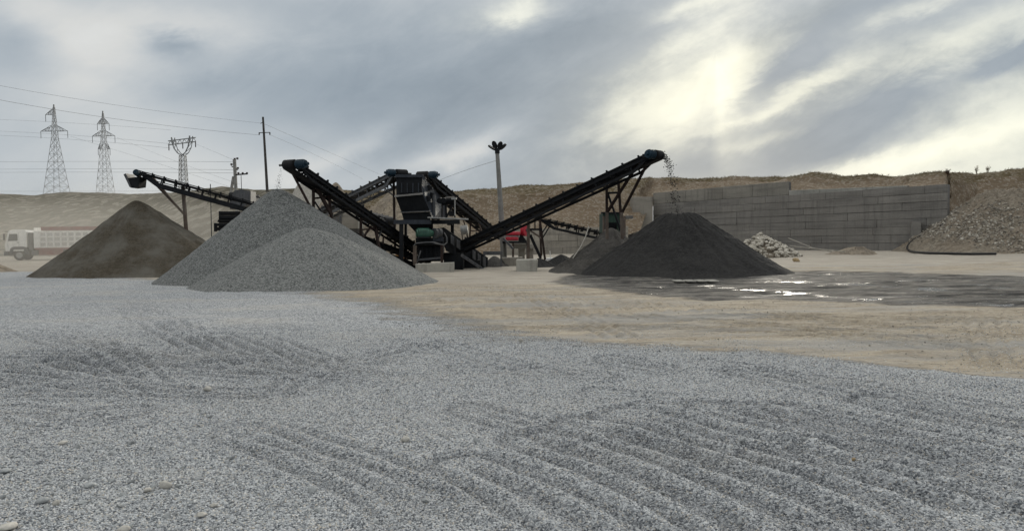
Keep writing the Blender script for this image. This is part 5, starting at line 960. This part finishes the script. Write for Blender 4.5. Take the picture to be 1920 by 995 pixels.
for x, y in ((-3.05, -0.98), (-3.05, 0.98), (2.1, -0.9), (2.1, 0.9), (3.5, -0.9), (3.5, 0.9)):
    sg = -1 if y < 0 else 1; tw = 0.32 if x < 0 else 0.55
    w = tpart('wheel', 'grey_steel', lambda m: (m.tube((x, y + sg * .02, .53), (x, y + sg * .12, .53), .16, 14)))
    tpart('tyre', 'dusty_rubber', lambda m: (m.tube((x, y - tw / 2, .53), (x, y + tw / 2, .53), .53, 26)), w, bevel=0.05); tpart('rim', 'pale_steel', lambda m: m.tube((x, y + sg * tw / 2 * 1.01, .53), (x, y + sg * (tw / 2 + .01), .53), .30, 20), w)
for x in (2.1, 3.5): tpart('mudguard', 'grey_steel', lambda m: m.path([(x + math.cos(a) * .66, -0.95, .53 + math.sin(a) * .62) for a in np.linspace(0.2, 2.9, 9)], 0.05, 6))

# ---------------------------------------------------------------- small things
# black hose round the foot of the mound
hp = [(1774, 419, 60.2), (1762, 426, 60), (1745, 434, 59.4), (1728, 443, 58.8), (1712, 452, 58.2), (1704, 460, 57.5), (1701, 466, 56.2), (1704, 471, 54.8), (1714, 474.5, 53.2), (1740, 476.5, 52.3), (1780, 477.5, 51.6), (1820, 478.5, 51.0), (1875, 478, 50.4)]
q = [on_mound(h[0], h[1], 0.09) for h in hp]
sm = []
for i in range(len(q) - 1):
    p0, p1, p2, p3 = q[max(i - 1, 0)], q[i], q[i + 1], q[min(i + 2, len(q) - 1)]
    for k in range(5): t = k / 5; sm.append(0.5 * ((2 * p1) + (p2 - p0) * t + (2 * p0 - 5 * p1 + 4 * p2 - p3) * t * t + (3 * p1 - p0 - 3 * p2 + p3) * t ** 3))
solo(MB().path(sm, 0.085, 8), 'hose', 'hose_black', 'thick black hose looping off the stony mound onto the ground', 'hose', smooth=True)
solo(MB().path([P(1478, 446, 58), P(1500, 455, 57), P(1525, 465, 56), P(1560, 472, 54)], 0.035, 5), 'rod', 'rod_pale', 'upper pale rod leaning from the buttress down to the ground', 'rod'); solo(MB().path([P(1482, 461, 57), P(1520, 465, 55.5), P(1560, 469, 54), P(1585, 472, 53)], 0.035, 5), 'rod', 'rod_pale', 'lower pale rod lying nearly flat before the wall', 'rod')
solo(MB().path([P(1104, 424, 36.0), P(1098, 443, 35.6), P(1088, 464, 35.0), P(1074, 484, 34.2)], 0.03, 5), 'rope', 'rod_pale', 'pale rope hanging from the short conveyor to the sand', 'rope')
o, _ = pile('soil_heap', xy(1608, 56), 0.62, (1.5, 1, 2.6, 1.2), 0.2, 'tan_gravel', 'low pale soil heap at the foot of the long wall', seed=31, gully=0.2, nseg=70, nring=24); o['category'] = 'heap'
mb = MB(); q = [P(1021, 489, 42.4), P(1041, 489, 42.4), P(1037, 483, 42.4), P(1026, 484, 42.4)]; mb.prism(q, (0, .8, 0)); mb.tube(P(1032, 484, 42.6), P(1031, 470, 42.6), 0.03, 6); solo(mb, 'sand_bag', 'white_paint', 'white sack with an upright stick between two dark sand cones', 'sack', bevel=0.05)
# concrete slabs along the black pile
for k, (x0, x1) in enumerate(((1267, 1286), (1289, 1307), (1310, 1328), (1331, 1350))):
    a, b_ = G(x0, 528), G(x1, 528); mb = MB().box(a.x, b_.x, a.y, a.y + 0.7, -0.02, 0.035)
    lab = ('leftmost', 'second', 'third', 'rightmost')[k]; solo(mb, 'slab', 'pale_concrete', '%s small concrete slab in the row before the black pile' % lab, 'slab', 'slabs before the black pile', bevel=0.02)
# cobbles
def cobble(px, py, wpx, label, group='pale cobbles in the gravel', mat='cobble_stone', flat=0.6, seed=None):
    g_ = G(px, py); r = wpx / 2 * g_.y / FPX; me = rock(1.0, seed or int(px + py) % 91, 2, flat); me.name = 'cobble'; me.materials.append(MATS[mat]); me.polygons.foreach_set('use_smooth', [True] * len(me.polygons))
    o = link('cobble', me, None, None, (g_.x, g_.y, yz(g_.x, g_.y) + r * flat * 0.6 + 0.006)); o.scale = (r, r * 0.9, r); o.rotation_euler = (0, 0, random.uniform(0, 6)); tag(o, label, 'stone', group)
cobble(310, 910, 24, 'roundest pale cobble alone in the left gravel', flat=0.8); cobble(277, 917, 17, 'flat tan cobble beside the roundest one', flat=0.5); cobble(760, 826, 18, 'whitish lone cobble in the middle of the gravel', flat=0.7); cobble(977, 643, 11, 'lone cobble on the border of gravel and tan earth', flat=0.8)
cobble(104, 945, 18, 'pale beige cobble near the lower left corner', flat=0.6); cobble(80, 940, 22, 'greyish brown cobble left of the pale beige one', mat='cobble_grey'); cobble(13, 990, 34, 'large tan cobble cut by the lower left corner', flat=0.5); cobble(10, 883, 24, 'long dark flat cobble at the left edge', mat='cobble_grey', flat=0.35)
cobble(168, 908, 24, 'grey flat cobble level with the roundest one', mat='cobble_grey', flat=0.4); cobble(400, 945, 15, 'smaller white cobble of the loose pair at bottom', flat=0.6); cobble(378, 962, 22, 'larger white cobble of the loose pair at bottom', flat=0.45); cobble(232, 990, 26, 'tan cobble at the bottom edge under the grey flat one'); cobble(390, 738, 16, 'pale cobble among the left wheel tracks', flat=0.6)
cobble(118, 833, 18, 'pale long pebble in the upper left of the near gravel', flat=0.45); cobble(1600, 868, 9, 'small rusty brown cobble among the right wheel tracks', mat='wood_tan'); cobble(1352, 498, 14, 'dark cobble on the pale ground near the boulders', mat='cobble_grey') if False else None
g_ = P(1494, 492, 40); cobble(1493, 491, 14, 'brown lump on the pale track before the boulder heap', mat='wood_tan')
# shrubs on the crest
def shrub(px, h, label, leafy, seed):
    b_ = crest(px, 0.3 if leafy else 0.0); t = thing('shrub', label, 'shrub', tuple(b_), 'dry shrubs on the crest'); rnd = random.Random(seed); m1, m2 = MB(), MB()
    for k in range(16 if leafy else 11):
        a = rnd.uniform(0, 6.3); l = h * rnd.uniform(.55, 1.0); e = b_ + Vector((math.cos(a) * l * rnd.uniform(.1, .5), math.sin(a) * l * .3, l)); m_ = b_.lerp(e, .5) + Vector((rnd.uniform(-.08, .08), 0, .05)); m1.path([b_ - UP * .1, m_, e], 0.014, 4, 0.006)
        for j in range(4): f = rnd.uniform(.4, 1); s_ = b_.lerp(e, f); m1.path([s_, s_ + Vector((rnd.uniform(-.25, .25), rnd.uniform(-.1, .1), rnd.uniform(.1, .3)))], 0.010, 3)
        if leafy:
            for j in range(14):
                c_ = b_.lerp(e, rnd.uniform(.3, 1.05)) + Vector((rnd.gauss(0, .13), rnd.gauss(0, .1), rnd.gauss(0, .08))); d_ = Vector((rnd.gauss(0, 1), rnd.gauss(0, 1), rnd.gauss(0, 1))).normalized() * .05; f_ = Vector((d_.y, -d_.x, .03)); m2.add([c_ - d_, c_ + f_, c_ + d_, c_ - f_], [(0, 1, 2, 3)])
    part(m1, 'stems', 'dry_grass' if not leafy else 'pole_timber', t)
    if leafy: o = part(m2, 'foliage', 'shrub_leaf', t); o['kind'] = 'stuff'
shrub(1777, 0.75, 'reddish brown leafy shrub above the right end of the long wall', True, 1); shrub(1832, 0.85, 'bare pale shrub in the dip of the right crest', False, 2); shrub(1852, 0.7, 'smaller bare shrub just right of the dip', False, 3)
# ---------------------------------------------------------------- dust
def ellipsoid(c, r, n=24):
    bm = bmesh.new(); bmesh.ops.create_icosphere(bm, subdivisions=4, radius=1.0)
    for v in bm.verts:
        k = 1 + 0.28 * mnoise.noise(v.co * 1.6 + Vector(c) * .1); v.co = Vector((v.co.x * r[0] * k, v.co.y * r[1] * k, v.co.z * r[2] * k))
    me = bpy.data.meshes.new('dust'); bm.to_mesh(me); bm.free(); me.polygons.foreach_set('use_smooth', [True] * len(me.polygons)); return me
def volume(name, density, col=(0.9, 0.86, 0.78)):
    m = bpy.data.materials.new(name); m.use_nodes = True; nt = m.node_tree; nt.nodes.clear(); v = nt.nodes.new('ShaderNodeVolumePrincipled'); v.inputs['Color'].default_value = (*col, 1); v.inputs['Density'].default_value = density; v.inputs['Anisotropy'].default_value = 0.2
    o = nt.nodes.new('ShaderNodeOutputMaterial'); nt.links.new(v.outputs[0], o.inputs['Volume']); MATS[name] = m
if USE_DUST:
    for k, (px, py, Y, r, de) in enumerate(((60, 470, 66, (26, 12, 4.2), 0.0105), (10, 440, 88, (32, 14, 7.5), 0.0045), (330, 450, 74, (22, 12, 5.5), 0.005))):
        volume('dust_air_%d' % k, de); c = P(px, py, Y); c.z = r[2] * 0.35; o = link('dust', ellipsoid(c, r), 'dust_air_%d' % k, None, tuple(c)); o['kind'] = 'stuff'
        tag(o, ('thick cloud of pale dust around the white truck', 'pale dust drifting before the far left hills', 'thin dust haze behind the brown sand pile')[k], 'dust')
if USE_HAZE:
    volume('haze_air', 0.0011, (0.86, 0.9, 0.95)); mb = MB().box(-700, 700, -60, 700, -2, 60); o = solo(mb, 'haze', 'haze_air', 'thin even haze in the air over the whole yard', 'haze', org=(0, 0, 0)); o['kind'] = 'stuff'
